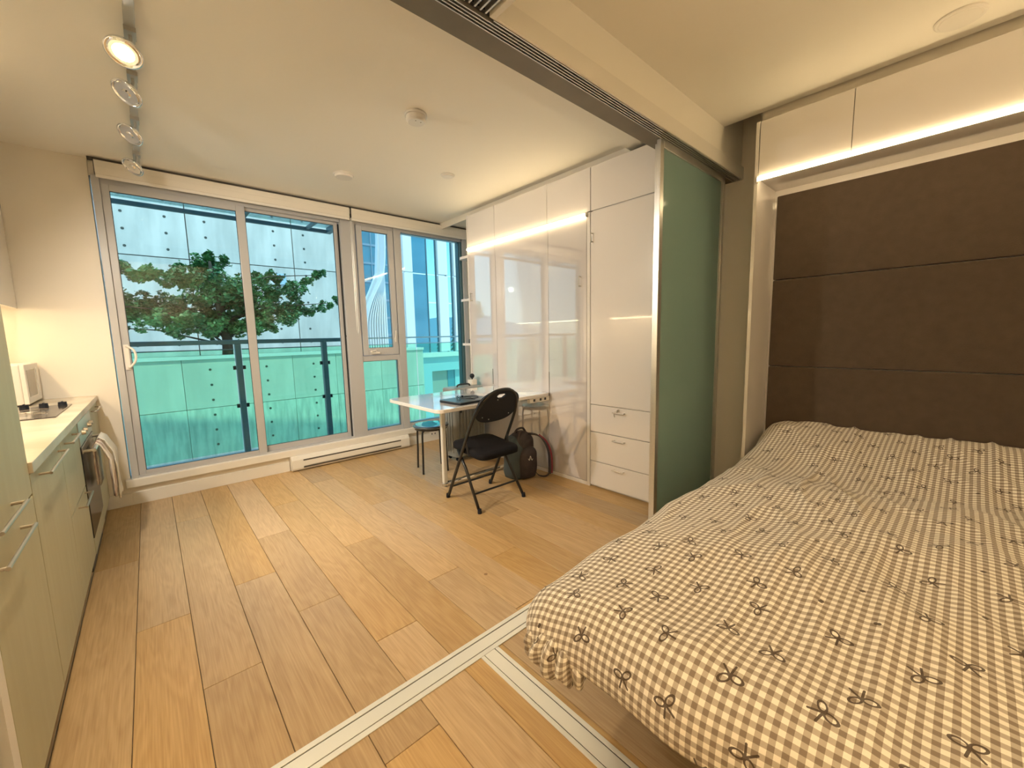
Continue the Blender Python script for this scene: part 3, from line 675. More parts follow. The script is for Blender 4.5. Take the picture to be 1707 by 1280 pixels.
MB().tube(smooth_path([(2.44, 2.72, .40), (2.46, 2.70, .445), (2.52, 2.69, .450), (2.55, 2.68, .405)], 5), .010, 8).build('grab_handle', M['pack'], bp)
def strap(pts, wv, th, m, name, parent):
    p = smooth_path(pts, 6); vs = []; fs = []; wv = Vector(wv)
    for i, q in enumerate(p):
        d = (p[min(i+1, len(p)-1)] - p[max(i-1, 0)]).normalized(); nn = d.cross(wv).normalized()
        for a, b in ((-1, -1), (1, -1), (1, 1), (-1, 1)): vs.append(q + wv*a + nn*b*th)
    for i in range(len(p)-1):
        for j in range(4): fs.append((i*4+j, i*4+(j+1) % 4, (i+1)*4+(j+1) % 4, (i+1)*4+j))
    fs.append((0, 1, 2, 3)); k = (len(p)-1)*4; fs.append((k+3, k+2, k+1, k))
    return MB().add(vs, fs).build(name, m, parent)
SP = [(2.55, 2.66, .40), (2.61, 2.59, .385), (2.655, 2.54, .32), (2.675, 2.505, .22), (2.67, 2.49, .10), (2.655, 2.48, .035)]
strap(SP, (.012, .022, 0), .006, M['pack'], 'shoulder_strap', bp)
strap([(a+.010, b-.016, c+.004) for a, b, c in SP[1:]], (.003, .006, 0), .007, M['red'], 'red_edging', bp)
strap([(2.655, 2.48, .035), (2.62, 2.50, .012), (2.58, 2.55, .02), (2.56, 2.60, .08)], (.006, .010, 0), .003, M['pack'], 'lower_strap', bp)
MB().tube(smooth_path([(2.468, 2.566, .195), (2.478, 2.561, .180), (2.487, 2.559, .215), (2.495, 2.559, .205), (2.500, 2.559, .185), (2.512, 2.560, .175), (2.520, 2.562, .186)], 5), .0028, 6).build('logo_mark', M['logo'], bp)

# ================================================================== BED AREA
XN = 3.00
bc = thing('bed_surround', (3.2, 0.1, 0), 'white wall bed surround with overhead doors and brown headboard', 'cabinet')
MB().box(XN, XR-.02, .965, .985, 0, 2.606).box(XR-.05, XR-.02, -1.1, .965, 0, 2.606).box(XN+.02, XR-.05, -1.1, .965, 2.262, 2.280).build('body', M['gloss'], bc)
box(XN+.02, XR-.05, -1.1, .965, 2.28, 2.604).build('upper_box', M['gloss'], bc)
for y0, y1 in ((.503, .963), (-.23, .503), (-1.0, -.23)):
    slab('upper_door', y0, y1, 2.275, 2.604, bc, 'gloss', x=XN)
struct('trim_11', box(3.10, 3.12, YB, .985, 2.606, 2.95), M['wall'])
hbp = thing('headboard', (3.36, -.05, .55), 'dark brown padded headboard in three rows at the bed head', 'headboard')
for z0, z1 in ((1.652, 2.217), (1.048, 1.648), (.50, 1.044)):
    MB().box(3.335, XR-.052, -1.0, .945, z0, z1).build('padded_panel', M['brownpad'], hbp, bevel=.008, seg=3, smooth=False)
l2 = thing('led_strip', (XN, 0, 2.24), 'glowing warm light bar above the bed niche', 'light', 'light bars')
box(XN-.016, XN+.002, -1.0, .962, 2.247, 2.265).build('diffuser', M['led2'], l2, bevel=.003)
box(XN-.022, XN+.003, .962, .966, 2.236, 2.272).build('end_cap', M['steel'], l2)

wbed = thing('bed', (2.1, .12, 0), 'bed platform and mattress hidden under the gingham cover', 'bed')
box(1.10, 3.30, -.62, .76, .30, .48).build('mattress', M['whitepl'], wbed, bevel=.03)
box(1.14, 3.30, -.60, .74, .23, .30).build('platform', M['darkalu'], wbed, bevel=.004)
for y in (-.5, .70): box(1.45, 1.51, y, y+.06, 0, .23).build('leg', M['darkalu'], wbed)

# duvet: arc-length parametrised cloth; u across the bed, v along it
def duvet():
    xf, yf, yn, rad = 0.930, 0.785, -0.60, 0.135
    NU, NV = 190, 250
    hang = 0.240
    us = [yn - hang + (yf - yn + 2*hang)*i/NU for i in range(NU+1)]
    vs_ = [3.325 - (3.325 - xf + hang)*j/NV for j in range(NV+1)]
    def top(x, y):
        z = 0.583
        z += 0.082*math.exp(-((x-3.30)/.33)**2)                   # raised at the head
        z -= 0.052*math.exp(-((x-2.60)/.28)**2)*min(1, max(.3, (.95-y)/.5))                   # valley behind it
        z -= 0.055*max(0.0, (y-0.35)/0.45)**2*(1-math.exp(-((x-3.3)/.6)**2))   # falls to the far edge
        z -= 0.030*math.exp(-((x-0.98)/.25)**2)
        return z
    def wr(x, y):
        p = Vector((x*3.1, y*3.1, 1.7)); q = Vector((x*1.6+y*2.6, y*6.5-x*2.2, 4.2)); s = Vector((x*12, y*12, 9))
        ridge = 1-abs(noise.noise(q))*2
        f = 0.35 + 0.65*min(1, max(0, (x-1.1)/.8))
        return noise.noise(p)*0.022 + (max(0, ridge-.45))*0.026*f + noise.noise(s)*0.0035
    V = []; UV = []
    for j, x in enumerate(vs_):
        for i, y in enumerate(us):
            ox = max(0.0, xf - x); oyf = max(0.0, y - yf); oyn = max(0.0, yn - y); oy = oyf if oyf > 0 else -oyn
            L_ = math.hypot(ox, oy); bx = max(x, xf); by = min(max(y, yn), yf)
            L_c = min(L_, hang*1.06)
            if L_ < 1e-9: hx = hz = 0; dx = dy = 0
            else:
                dx, dy = -ox/L_, oy/L_
                a = min(L_c/rad, PI/2*1.15)
                hz = rad*(1-math.cos(a)); hx = rad*math.sin(a)
                ex = L_c - a*rad
                if ex > 0: hz += ex*0.92; hx -= ex*0.55
            wv = wr(x, y)
            zt = top(bx, by)
            edge = min(1, L_/rad)
            rip = 0.010*math.sin(8*(x if abs(dy) > .5 else y) + 3*noise.noise(Vector((x*2, y*2, 0))))*edge
            V.append((bx + dx*(hx+rip) + (noise.noise(Vector((x*4, y*4, 20)))*.01*edge), by + dy*(hx+rip), zt - hz + wv*(1-.6*edge)))
            UV.append((y, x))
    F = []; W = NU+1
    for j in range(NV):
        for i in range(NU): F.append((j*W+i, j*W+i+1, (j+1)*W+i+1, (j+1)*W+i))
    og = Vector((2.1, .12, .30)); me = bpy.data.meshes.new('duvet')
    me.from_pydata([tuple(Vector(p)-og) for p in V], [], F); me.update()
    ul = me.uv_layers.new(name='cloth')
    for l in me.loops: ul.data[l.index].uv = UV[l.vertex_index]
    me.materials.append(M['gingham']); me.shade_smooth()
    o = bpy.data.objects.new('duvet', me); col.objects.link(o); o.location = og
    md = o.modifiers.new('thickness', 'SOLIDIFY'); md.thickness = 0.012; md.offset = -1
    tag(o, 'brown and cream gingham duvet with small bow print spread over the bed', 'duvet')
    # gathered ruffle of loose cloth under the foot corner
    vs = []; fs = []; uvs = []; NA, NB = 56, 14
    for j in range(NB+1):
        t = j/NB
        for i in range(NA+1):
            s = i/NA; ang = R(150 + 85*s)
            fold = 0.018*math.sin(s*30 + 2*math.sin(t*3)) + .010*noise.noise(Vector((s*9, t*6, 3)))
            rr = 0.118 + .055*math.sin(t*2.6) - .035*t*t + fold*(0.3+t)
            vs.append((0.940 + rr*math.cos(ang), 0.765 + rr*math.sin(ang), 0.415 - 0.125*t + .012*math.sin(s*17+t*5)*t))
            uvs.append((s*.42, t*.16))
    for j in range(NB):
        for i in range(NA): a = j*(NA+1)+i; fs.append((a, a+1, a+NA+2, a+NA+1))
    me = bpy.data.meshes.new('gathered_corner'); me.from_pydata([tuple(Vector(p)-og) for p in vs], [], fs); me.update()
    ul = me.uv_layers.new(name='cloth')
    for l in me.loops: ul.data[l.index].uv = uvs[l.vertex_index]
    me.materials.append(M['gingham']); me.shade_smooth()
    c = bpy.data.objects.new('gathered_corner', me); col.objects.link(c); c.parent = o
    md = c.modifiers.new('thickness', 'SOLIDIFY'); md.thickness = .004
duvet()

# ---- frosted sliding panels stacked at the right
for k, (y, x0, x1) in enumerate(((1.262, 2.322, 3.262), (1.300, 2.37, 3.31))):
    d = sroot('door_%d' % (k+2), ((x0+x1)/2, y, 0))
    t = .040; yy = y+.026
    box(x0, x0+t, y, yy, .008, 2.418).build('stile', M['alu'], d, bevel=.002)
    box(x1-t, x1, y, yy, .008, 2.418).build('stile', M['alu'], d, bevel=.002)
    box(x0+t, x1-t, y, yy, .008, .06).build('rail', M['alu'], d, bevel=.002)
    box(x0+t, x1-t, y, yy, 2.375, 2.418).build('rail', M['alu'], d, bevel=.002)
    box(x0+t, x1-t, y+.010, y+.016, .06, 2.375).build('frosted_pane', M['frost'], d)
    box(x1-t-.012, x1-t-.006, y+.004, y+.010, .06, 2.375).build('glazing_bead', M['alu'], d)

# ================================================================== KITCHEN
XK = -0.335
def front(name, y0, y1, z0, z1, parent):
    g = .0015; return box(XK-.018, XK, y0+g, y1-g, z0+g, z1-g).build(name, M['kit'], parent, bevel=.001, seg=1)
def kbar(parent, y0, y1, z): bar_handle(parent, (XK, y0, z), (XK, y1, z), (0.030, 0, 0), .0048, 'khandle')
fr = thing('tall_fridge_unit', (-.65, 1.78, 0), 'tall veneer panelled fridge unit nearest the camera', 'cabinet')
box(XL+.005, XK-.019, 1.508, 2.058, .10, 2.40).build('carcass', M['kit'], fr)
a = front('upper_door', 1.508, 2.060, .812, 2.40, fr); kbar(a, 1.53, 1.80, .855)
a = front('lower_door', 1.508, 2.060, .100, .808, fr); kbar(a, 1.53, 1.85, .765)
box(XL+.005, XK-.06, 1.51, 2.058, 0, .10).build('toe_kick', M['gap'], fr)
for nm, y0, y1, fronts, lb in (('base_cabinet', 2.064, 2.690, ((.10, .878, 2.20, 2.62, .845),), 'green-grey veneer base cabinet beside the fridge unit, one long handle'),
                               ('base_cabinet', 2.692, 3.270, ((.515, .878, 2.80, 3.06, .845), (.10, .512, 2.92, 3.20, .49)), 'green-grey veneer base cabinet left of the oven, two handles'),
                               ('base_cabinet', 3.905, 4.440, ((.10, .878, 4.02, 4.30, .845),), 'narrow green-grey veneer base cabinet between oven and window wall')):
    t = thing(nm, (-.65, (y0+y1)/2, 0), lb, 'cabinet', 'kitchen base cabinets')
    box(XL+.005, XK-.019, y0, y1, .10, .878).build('carcass', M['kit'], t)
    box(XL+.005, XK-.06, y0, y1, 0, .10).build('toe_kick', M['kit'], t)
    for z0, z1, h0, h1, hz in fronts:
        a = front('door' if z1-z0 > .45 else 'drawer', y0, y1, z0, z1, t); kbar(a, h0, h1, hz)
ov = thing('oven', (-.65, 3.59, 0), 'built-in oven with black glass door under the counter', 'oven')
box(XL+.005, XK-.019, 3.274, 3.902, .0, .878).build('body', M['gap'], ov)
box(XK-.018, XK+.004, 3.276, 3.900, .735, .872).build('control_panel', M['steel'], ov, bevel=.003)
for y in (3.40, 3.50, 3.70, 3.80): MB().lathe([(.016, 0), (.013, .018)], (XK+.004, y, .80), (1, 0, 0), 14).build('knob', M['steel'], ov)
dr = box(XK-.018, XK+.004, 3.276, 3.900, .195, .730).build('door', M['ovenglass'], ov, bevel=.003)
box(XK+.003, XK+.006, 3.30, 3.875, .69, .725).build('trim_strip', M['steel'], dr)
bar_handle(dr, (XK+.004, 3.33, .700), (XK+.004, 3.85, .700), (.045, 0, 0), .009, 'steel')
box(XK-.018, XK+.002, 3.276, 3.900, .10, .190).build('lower_panel', M['kit'], ov)
def towel(y0, y1, zb, m, label, seed, out=0.0, rad=.017):
    n = 26; k = 18; vs = []; fs = []
    xc, zc = XK+.049, .700
    for j in range(n+1):
        t = j/n
        for i in range(k+1):
            s = i/k; y = y0 + (y1-y0)*s
            dropf = (zc-zb)*(1-.10*s*(seed % 2)); dropb = dropf*.72
            tot = dropf+dropb+PI*rad; q = t*tot
            if q < dropf: x, z = rad, -dropf+q
            elif q < dropf+PI*rad: a = (q-dropf)/rad; x, z = rad*math.cos(a), rad*math.sin(a)
            else: x, z = -rad, -(q-dropf-PI*rad)
            hang = min(1, max(0, -z/.10))
            f = (.011*math.sin(s*13+seed)+.008*noise.noise(Vector((s*4, z*6, seed))))*hang
            x2 = xc + x + out*(1 if x > 0 else .2) + (abs(f) if x > 0 else -abs(f)*.1) + (.028*hang if x > 0 else 0)
            y2 = y + (.012*math.sin(z*20+seed)) * hang
            vs.append((x2, y2, zc+z))
    for j in range(n):
        for i in range(k): a = j*(k+1)+i; fs.append((a, a+1, a+k+2, a+k+1))
    o = MB().add(vs, fs).build('kitchen_towel', m, smooth=True)
    md = o.modifiers.new('thickness', 'SOLIDIFY'); md.thickness = .006; md.offset = 1
    tag(o, label, 'towel', 'towels on the oven handle')
towel(3.46, 3.585, .36, M['towel2'], 'brown striped towel hanging on the oven handle, nearer one', 1, 0, .013)
towel(3.635, 3.84, .30, M['towel'], 'thick cream towel hanging on the oven handle, nearer the window', 4, .004, .016)
ct = thing('countertop', (-.65, 3.25, .88), 'pale cream stone countertop over the kitchen cabinets', 'countertop')
box(XL+.002, -.325, 2.064, 4.448, .880, .918).build('slab', M['quartz'], ct, bevel=.002)
hb = thing('cooktop', (-.66, 3.58, .918), 'flat black glass cooktop with four side knobs on the counter', 'cooktop')
MB().box(-.92, -.405, 3.26, 3.90, .9185, .924).build('glass', M['hob'], hb, bevel=.002)
for x in (-.44, -.52, -.60, -.67):
    MB().lathe([(.021, 0), (.019, .022)], (x, 3.84, .924), n=18).box(x-.003, x+.003, 3.823, 3.857, .946, .950).build('knob', M['blackpl'], hb)
for x, y, r in ((-.54, 3.42, .085), (-.78, 3.42, .07), (-.54, 3.66, .07), (-.78, 3.66, .085)):
    MB().tube([(x+r*math.cos(2*PI*i/32), y+r*math.sin(2*PI*i/32), .9242) for i in range(32)], .0012, 5, closed=True).build('burner_ring', M['steel'], hb)
mw = thing('microwave', (-.76, 4.22, .918), 'small white microwave on the counter by the end wall', 'microwave')
box(-.945, -.62, 4.00, 4.43, .930, 1.190).build('body', M['whitepl'], mw, bevel=.008)
dm = box(-.62, -.598, 4.00, 4.43, .932, 1.188).build('door', M['whitepl'], mw, bevel=.004)
box(-.5985, -.5965, 4.04, 4.29, .975, 1.150).build('window', M['mesh'], dm, bevel=.001)
box(-.5985, -.595, 4.33, 4.41, .96, 1.16).build('control_panel', M['whitepl'], mw)
for x in (-.91, -.65):
    for y in (4.03, 4.40): MB().lathe([(.012, 0), (.012, .014)], (x, y, .918)).build('foot', M['blackpl'], mw)
for i in range(5): box(-.90, -.80, 3.9985, 4.0015, .96+i*.014, .964+i*.014).build('vent_slot', M['gap'], mw)
uc = thing('upper_cabinet', (-.81, 3.25, 1.567), 'white upper kitchen cabinet above the counter', 'cabinet')
box(XL+.004, -.668, 2.064, 4.446, 1.575, 2.40).build('carcass', M['gloss'], uc)
for y0, y1 in ((2.064, 2.66), (2.66, 3.25), (3.25, 3.85), (3.85, 4.446)): box(-.667, -.650, y0+.0015, y1-.0015, 1.567, 2.40).build('door', M['gloss'], uc, bevel=.001)
lu = thing('under_cabinet_light', (-.80, 3.3, 1.56), 'warm light strip under the upper kitchen cabinet', 'light')
box(-.82, -.79, 2.2, 4.3, 1.560, 1.5745).build('diffuser', mat('undercab_diffuser', (1, 1, 1), .5, emis=(1.0, .72, .40), es=30), lu)

# ================================================================== CEILING FITTINGS
tr = thing('track_light', (.072, 2.9, 2.6), 'ceiling track with round swivelling reflector lamp heads, one lit', 'light')
box(.055, .091, .95, 4.24, 2.640, 2.662).build('track', M['trackgrey'], tr, bevel=.003)
for y in (1.6, 2.65, 3.9): MB().lathe([(.010, 0), (.010, .020)], (.073, y, 2.662), n=10).build('ceiling_mount', M['steel'], tr)
for i, (y, lit) in enumerate(((2.50, True), (2.88, False), (3.42, False), (4.02, False), (1.85, False), (1.25, True))):
    dirv = Vector((-.55, -.35, -.75)).normalized() if i else Vector((-.2, -.45, -.85)).normalized()
    c = Vector((.045, y, 2.545))
    hdp = MB().lathe([(.022, -.036), (.042, -.026), (.064, -.005), (.065, .005), (.058, .007), (.055, .001)], c, dirv, 26).build('lamp_head', M['chrome'], tr, smooth=True)
    MB().lathe([(.054, .0005), (.048, .004)], c+dirv*.0005, dirv, 24).build('reflector', M['chrome'], hdp)
    MB().lathe([(.036 if lit else .020, 0), (.030 if lit else .015, .006)], c+dirv*.0045, dirv, 18).build('bulb_cap', M['chrome'] if not lit else M['bulb'], hdp)
    MB().tube([(.073, y, 2.640), (.073, y, 2.600), tuple(c-dirv*.02)], .007, 8).box(.053, .093, y-.035, y+.035, 2.622, 2.642).build('arm', M['trackgrey'], tr)
    if lit:
        light('track_lamp_light', 'SPOT', c+dirv*.02, dirv.to_track_quat('-Z', 'Y').to_euler(), energy=(85 if i == 0 else 150), color=(WARM2 if i == 0 else WARM), spot_size=R(125), spot_blend=.9, shadow_soft_size=.05)
sd = thing('smoke_detector', (1.376, 2.382, 2.63), 'round white smoke detector nearest the ceiling header', 'detector')
MB().lathe([(.066, 2.680), (.070, 2.672), (.068, 2.664)], (1.376, 2.382, 0), n=32).build('base', M['whitepl'], sd)
MB().lathe([(.060, 2.664), (.060, 2.640), (.050, 2.629)], (1.376, 2.382, 0), n=32).build('cover', M['whitepl'], sd)
for dx in (-.015, .02): MB().lathe([(.004, 2.6285), (.004, 2.630)], (1.376+dx, 2.36, 0), n=8).build('indicator', M['gap'], sd)
def disc(x, y, r, hh, label, cat, name, z=ZC):
    t = thing(name, (x, y, z-hh), label, cat)
    MB().lathe([(r, z), (r, z-.006), (r*.93, z-.010)], (x, y, 0), n=36).build('rim', M['whitepl'], t)
    MB().lathe([(r*.86, z-.009), (r*.80, z-hh)], (x, y, 0), n=36).build('cover', M['whitepl'], t)
disc(1.368, 3.602, .084, .026, 'flat white ceiling disc nearest the blinds', 'ceiling disc', 'ceiling_alarm')
disc(2.057, 3.07, .058, .016, 'small white sprinkler cover disc near the white cabinets', 'ceiling disc', 'sprinkler_cover')
disc(2.86, .125, .085, .012, 'round white disc on the bedroom ceiling above the bed', 'ceiling disc', 'sprinkler_cover')

# ================================================================== OUTSIDE
dk = struct('floor_balcony', box(-2.2, 4.6, YF+.18, 5.9, -.25, -.05), M['deck'])
struct('wall_outer_shade_top', MB().box(-4.2, -.98-.12, YF, YF+.18, -4, 2.99).box(3.54, 7, YF, YF+.18, -4, 2.99).prism([(-4.2, 2.99), (9, 2.99), (9, 3.9), (-4.2, 6.1)], YF, YF+.18, lambda a, b, hh: (a, hh, b)).box(-4.2, 7, YF-.5, YF+.18, -4, -.26), M['extwhite'])  # outer wall; its unseen slanted top is added to shade the terrace wall
ra = thing('balcony_railing', (1.2, 5.70, -.05), 'green glass balcony railing with grey metal posts', 'railing')
box(-2.1, 2.15, 5.665, 5.725, 1.275, 1.325).build('handrail', M['railmetal'], ra, bevel=.006)
box(2.15, 4.5, 5.685, 5.705, 1.300, 1.320).build('handrail', M['extwhite'], ra)
for x in (-1.15, -.19, .785, 1.745): box(x-.030, x+.030, 5.66, 5.73, -.05, 1.275).build('post', M['railmetal'], ra, bevel=.004)
for x0, x1 in ((-2.1, -1.19), (-1.11, -.23), (-.15, .745), (.825, 1.705), (1.785, 3.1), (3.12, 4.5)):
    box(x0, x1, 5.688, 5.698, .02, 1.215).build('glass_panel', M['railglass'], ra)
    box(x0, x1, 5.683, 5.703, 1.210, 1.222).build('glass_channel', M['railmetal'] if x1 < 1.8 else M['extwhite'], ra)
for x in (.785, 1.745):
    for z in (.55, 1.0):
        for s in (-1, 1): box(x+s*.048-.014, x+s*.048+.014, 5.68, 5.706, z-.022, z+.022).build('clamp', M['black'], ra)
cn = thing('balcony_canopy', (.9, 5.2, 2.66), 'steel framed glass canopy above the balcony', 'canopy')
box(-1.5, 1.90, 5.56, 5.60, 2.655, 2.695).build('front_beam', M['railmetal'], cn)
box(-1.5, 1.84, 4.64, 5.03, 2.70, 2.76).build('soffit_panel', M['soffit'], cn)
box(-1.5, 1.84, 5.03, 5.07, 2.655, 2.70).build('inner_beam', M['railmetal'], cn)
box(1.84, 1.90, 4.64, 5.56, 2.655, 2.72).build('side_beam', M['railmetal'], cn)
for x in (-.6, .92, 1.6): box(x, x+.03, 5.07, 5.56, 2.665, 2.70).build('rafter', M['railmetal'], cn)
box(-1.5, 1.84, 5.03, 5.60, 2.722, 2.730).build('glass_roof', M['canopyglass'], cn)

# concrete wall across the gap: cast panels, recessed joints, tie holes
YW = 14.0
cw = thing('concrete_wall', (1.0, YW+.3, -6), 'tall pale board-formed concrete wall facing the windows', 'wall')
box(-2.75, 5.02, YW+.02, YW+.5, .92, 7.9).build('backing', M['gap'], cw)
PXS = [-2.75, -1.37, 1.06, 3.60, 5.02]
for x0, x1 in zip(PXS[:-1], PXS[1:]):
    for z0, z1 in ((.925, 3.50), (3.50, 5.75), (5.75, 7.9)):
        box(x0+.012, x1-.012, YW-.02, YW+.03, z0+.012, z1-.012).build('concrete_panel', M['conc'], cw, bevel=.004, seg=1)
ho = MB()
for xi in range(-3, 6):
    for zi in range(0, 16):
        x = -.18 + .82*xi; z = 1.25 + .41*zi
        if -2.7 < x < 5.0 and z < 7.8: ho.lathe([(.034, 0), (.034, .004)], (x, YW-.0205, z), (0, -1, 0), 8)
tag(ho.build('tie_holes', M['hole'], cw), kind='stuff')
box(3.10, 3.33, YW-.10, YW-.02, 2.94, 3.30).build('wall_box', M['bluesh'], cw)
box(2.93, 3.10, YW-.06, YW-.02, 2.94, 3.30).build('wall_box', M['extwhite'], cw)
YL = 8.6
lw = thing('terrace_wall', (1.0, YL+.2, -8), 'lower stained concrete terrace wall seen through the balcony glass', 'wall')
box(-1.9, 4.85, YL+.02, YL+.3, -8, 1.0).build('backing', M['gap'], lw)
LXS = [-1.9, -.52, .39, 1.21, 2.04, 2.84, 3.8, 4.85]
for x0, x1 in zip(LXS[:-1], LXS[1:]):
    for z0, z1 in ((.185, 1.02), (-1.55, .185), (-4.0, -1.55)):
        box(x0+.003, x1-.003, YL-.03 if z0 > 0 else YL-.036, YL+.03, z0+.004, z1-.004).build('concrete_panel', M['conc'] if z0 > 0 else M['conclow'], lw, bevel=.003, seg=1)
box(-1.9, 4.85, YL-.07, YL+.30, 1.02, 1.075).build('coping', M['extwhite'], lw)
ho = MB()
for x in (-1.45, -.55, .76, 1.60, 2.41, 3.38, 4.24):
    for zi in range(10):
        z = .84 - .26*zi; ho.lathe([(.021, 0), (.021, .004)], (x, YL-.0305 if z > .19 else YL-.0365, z), (0, -1, 0), 8)
tag(ho.build('tie_holes', M['hole'], lw), kind='stuff')
struct('ground_terrace', box(-1.9, 4.85, YL+.3, YW-.05, .80, .95), M['ground'])
struct('ground_outside', box(-60, 80, 6, 160, -12.2, -12), M['ground'])

# tree in front of the concrete wall
tt = thing('tree', (1.12, 9.2, .95), 'leafy green tree with layered branches behind the railing', 'tree')
cr = random.Random(3)
MB().tube(smooth_path([(1.10, 9.2, .95), (1.12, 9.2, 1.5), (1.02, 9.2, 2.2), (.98, 9.2, 2.75)], 4), [.09, .088, .086, .083, .08, .076, .07, .062, .055, .046, .036, .028, .02], 10).build('trunk', M['bark'], tt, smooth=True)
# limbs: end points of the layered sprays (x, z), from the trunk
sprays = [(-.85, 1.95, .50, .26), (-.35, 2.05, .45, .20), (-.75, 1.60, .45, .20), (-.15, 2.50, .36, .10), (.10, 1.85, .42, .17), (.35, 2.38, .38, .11), (.55, 1.95, .45, .20), (.45, 1.62, .5, .17),
          (.85, 2.55, .36, .17), (1.02, 2.78, .26, .13), (1.05, 2.25, .45, .25), (1.30, 1.95, .45, .27), (1.15, 1.62, .42, .22), (1.55, 2.25, .42, .20), (1.75, 1.95, .42, .20),
          (1.55, 1.62, .38, .15), (1.95, 1.72, .34, .12), (2.15, 2.22, .34, .11), (2.30, 1.98, .30, .09), (2.48, 2.48, .30, .08), (2.60, 1.92, .36, .07), (2.90, 2.05, .24, .05), (.75, 1.72, .40, .2), (1.9, 2.55, .3, .08), (2.75, 2.62, .16, .05)]
lb = MB()
LV = []; LF = []
for (sx, sz, sr, sh) in sprays:
    dy = cr.uniform(-.5, .5)
    p1 = Vector((1.08, 9.2, max(1.25, sz-.35))); p2 = Vector((sx, 9.2+dy, sz))
    lb.tube([p1, p1.lerp(p2, .5)+Vector((0, 0, .10)), p2], [.022, .012, .006], 6)
    for k in range(int(9000*sr*(.35+2.4*sh))):
        while True:
            a, b, c = cr.uniform(-1, 1), cr.uniform(-1, 1), cr.uniform(-1, 1)
            if a*a+b*b+c*c < 1: break
        tilt = (sx-1.12)*.12
        q = p2 + Vector((a*sr*1.30, b*sr*.9, c*sh*1.25 + tilt*a*.5 - .05*math.sin(a*9+sx*5)))
        if noise.noise(q*5.5) + .35*noise.noise(q*15) < -.02: continue
        s = cr.uniform(.026, .048)
        e1 = Vector((cr.gauss(0, 1), cr.gauss(0, 1), cr.gauss(0, .5))).normalized(); e2 = e1.cross(Vector((cr.gauss(0, .6), cr.gauss(0, .6), 1))).normalized()
        o_ = len(LV); LV += [tuple(q-e1*s), tuple(q+e2*s*.6), tuple(q+e1*s), tuple(q-e2*s*.6)]; LF.append((o_, o_+1, o_+2, o_+3))
lb.build('branches', M['bark'], tt)
f = MB(); f.v = LV; f.f = LF; tag(f.build('foliage', M['leaf'], tt), kind='stuff')

# office tower and finned pavilion behind the casement
tw = thing('glass_tower', (11.5, 27, -12), 'dark blue glass office tower behind the finned building', 'building')
box(10.0, 13.0, 26, 30, -12, 22).build('tower_body', M['towerblue'], tw)
for i in range(14): box(10.0, 13.0, 25.95, 26.0, -2+i*1.15, -1.88+i*1.15).build('floor_band', M['towerline'], tw)
for i in range(5): box(10.5+i*.75, 10.56+i*.75, 25.93, 26.0, -12, 22).build('mullion', M['towerline'], tw)
fb = thing('finned_building', (9.0, 20.5, -12), 'white building of curved vertical fins flaring like a skirt', 'building')
prof = [(-1.5, 0.0), (.85, .0), (1.75, .0), (2.3, .06), (2.75, .18), (3.3, .40), (3.85, .68), (4.7, 1.05), (6.4, 1.20), (9.5, 1.25)]
for k in range(9):
    s = k/8
    path = [(8.24 + 1.42*s + x*(1-s)**1.0*1.0, 20.0 + .1*k, z) for z, x in prof]
    sp = smooth_path(path, 4); vs = []; fs = []
    for p in sp:
        vs += [(p.x, p.y, p.z), (p.x+.05, p.y, p.z), (p.x+.05, p.y+.5, p.z), (p.x, p.y+.5, p.z)]
    for i in range(len(sp)-1):
        for j in range(4): fs.append((i*4+j, i*4+(j+1) % 4, (i+1)*4+(j+1) % 4, (i+1)*4+j))
    MB().add(vs, fs).build('fin', M['extwhite'], fb)
bk = [(8.28 + x, z) for z, x in prof]; bk = bk + [(9.75, 9.5), (9.75, -1.5)]
MB().prism(bk, 20.95, 21.2, lambda a, b, hh: (a, hh, b)).build('back_wall', M['fin'], fb)
box(8.24, 11.0, 19.6, 21.4, .30, .62).build('base_slab', M['extwhite'], fb)

# neighbouring facade seen through the right window
M['skyglass'] = glass('clear_facade_glass', (0.75, 0.95, 0.97), 0.5)
fc = thing('panel_facade', (7.6, 12.3, -6), 'tall facade of alternating white panels and mirror blue glass', 'building')
M['mirror'] = mat('mirror_facade_glass', (0.10, 0.42, 0.62), 0.05, metal=0.25, spec=0.8, coat=1.0)
M['darkglass'] = mat('dark_facade_glass', (0.05, 0.24, 0.36), 0.1, coat=0.6, noise_c=(0.10, 0.34, 0.48), noise_s=1.2, noise_f=.3)
cols = [(6.20, 6.50, 'extwhite', .10), (6.50, 7.06, 'darkglass', 0), (7.06, 7.40, 'skyglass', 0), (7.43, 7.79, 'extwhite', .12), (7.79, 8.02, 'skyglass', 0), (8.05, 8.20, 'extwhite', .12), (8.22, 8.34, 'extwhite', .06), (8.36, 8.46, 'extwhite', .1), (8.48, 9.2, 'extwhite', .04)]
for x0, x1, mm, pr_ in cols:
    zz = [.80, 3.36, 5.6, 9.0] if mm != 'skyglass' else [.80, 2.45, 3.36, 5.6, 9.0]
    for z0, z1 in zip(zz[:-1], zz[1:]): box(x0, x1, 12.0-pr_, 12.01 if mm == 'skyglass' else 12.03, z0+.02, z1-.02).build('facade_panel', M[mm], fc)
for x in (7.06, 7.41, 7.79, 8.03): box(x-.018, x+.018, 11.98, 12.04, .80, 9.0).build('mullion', M['mull'], fc)
box(6.35, 9.2, 11.6, 12.4, .66, .80).build('slab_edge', M['extwhite'], fc)
box(6.42, 6.95, 11.75, 12.4, -4, .66).build('pier', M['bluesh'], fc)
box(6.95, 9.2, 11.75, 12.4, .18, .66).build('spandrel', M['bluesh'], fc)
box(6.95, 7.70, 12.0, 12.4, -4, .18).build('window', M['deck'], fc)
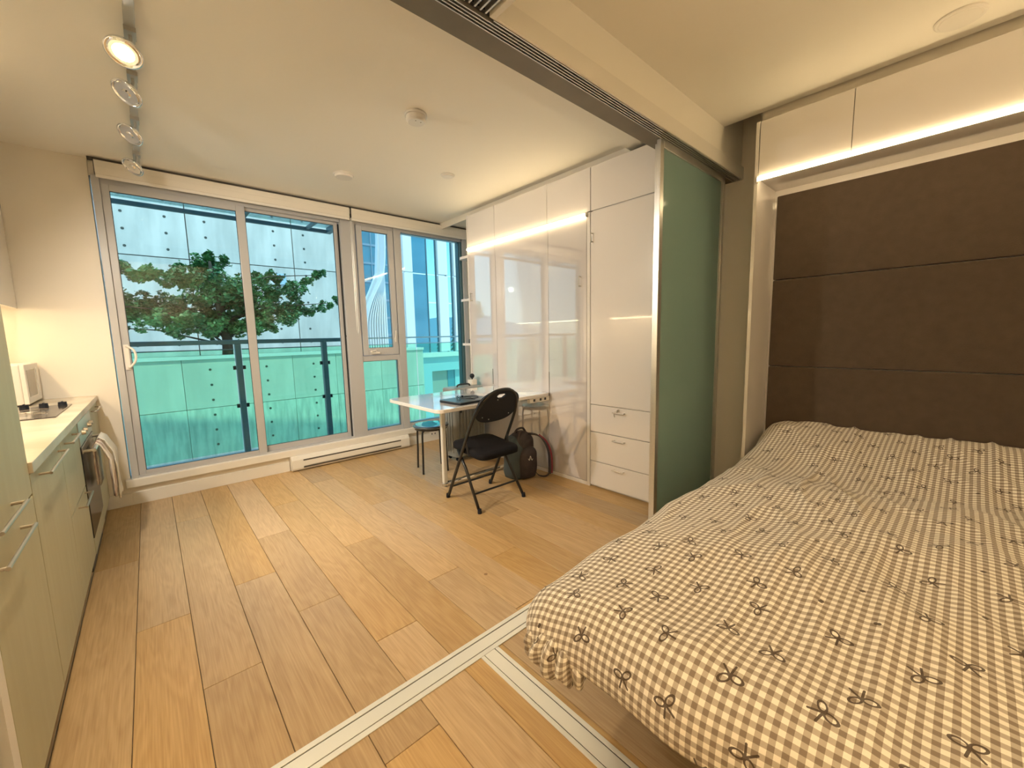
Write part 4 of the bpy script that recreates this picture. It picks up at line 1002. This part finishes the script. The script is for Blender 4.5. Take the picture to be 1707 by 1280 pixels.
box(7.70, 7.98, 11.98, 12.4, -4, .18).build('window', M['darkglass'], fc)
box(7.98, 9.2, 11.95, 12.4, -4, .18).build('wall_panel', M['bluesh'], fc)
# conifers and hills seen between the panels
for x, y, hh, lb_ in ((11.75, 19.0, 4.6, 'dark conifer seen between facade panels, left one'), (13.05, 19.5, 5.6, 'taller dark conifer seen between facade panels, right one')):
    t = thing('conifer', (x, y, -3), lb_, 'tree', 'conifers beyond the facade')
    MB().tube([(x, y, -3), (x, y, -3+hh*.98)], [.12, .02], 8).build('trunk', M['bark'], t)
    b = MB()
    for i in range(22):
        z = -2.6 + (hh-.5)*i/22; r = .62*(1-i/22)+.06
        for k in range(9):
            a = 2*PI*k/9 + i*.7; rr = r*cr.uniform(.75, 1.15)
            p = Vector((x+rr*math.cos(a), y+rr*math.sin(a), z-.12)); q1 = Vector((x+.08*math.cos(a+1.5), y+.08*math.sin(a+1.5), z+.14)); q2 = Vector((x-.08*math.cos(a+1.5), y-.08*math.sin(a+1.5), z+.14))
            o_ = len(b.v); b.v += [tuple(p), tuple(q1), tuple(q2), (x, y, z+.02)]; b.f += [(o_, o_+1, o_+2), (o_, o_+3, o_+1), (o_, o_+2, o_+3), (o_+1, o_+3, o_+2)]
    tag(b.build('foliage', M['fir'], t), kind='stuff')
hl = MB(); pts = []
for i in range(41):
    x = -160+i*10; pts.append((x, 6+5*noise.noise(Vector((i*.35, 2, 0)))+4*math.sin(i*.3)))
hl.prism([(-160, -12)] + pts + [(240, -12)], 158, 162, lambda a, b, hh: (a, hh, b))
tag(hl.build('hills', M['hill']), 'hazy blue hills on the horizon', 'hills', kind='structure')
# skyline to the left, mirrored in the glossy cabinet front
for i in range(14):
    x = -62 + i*3.6 + cr.uniform(-.8, .8); y = 66 + cr.uniform(-8, 8); wd = cr.uniform(1.6, 3.0); hh = cr.uniform(4, 13)
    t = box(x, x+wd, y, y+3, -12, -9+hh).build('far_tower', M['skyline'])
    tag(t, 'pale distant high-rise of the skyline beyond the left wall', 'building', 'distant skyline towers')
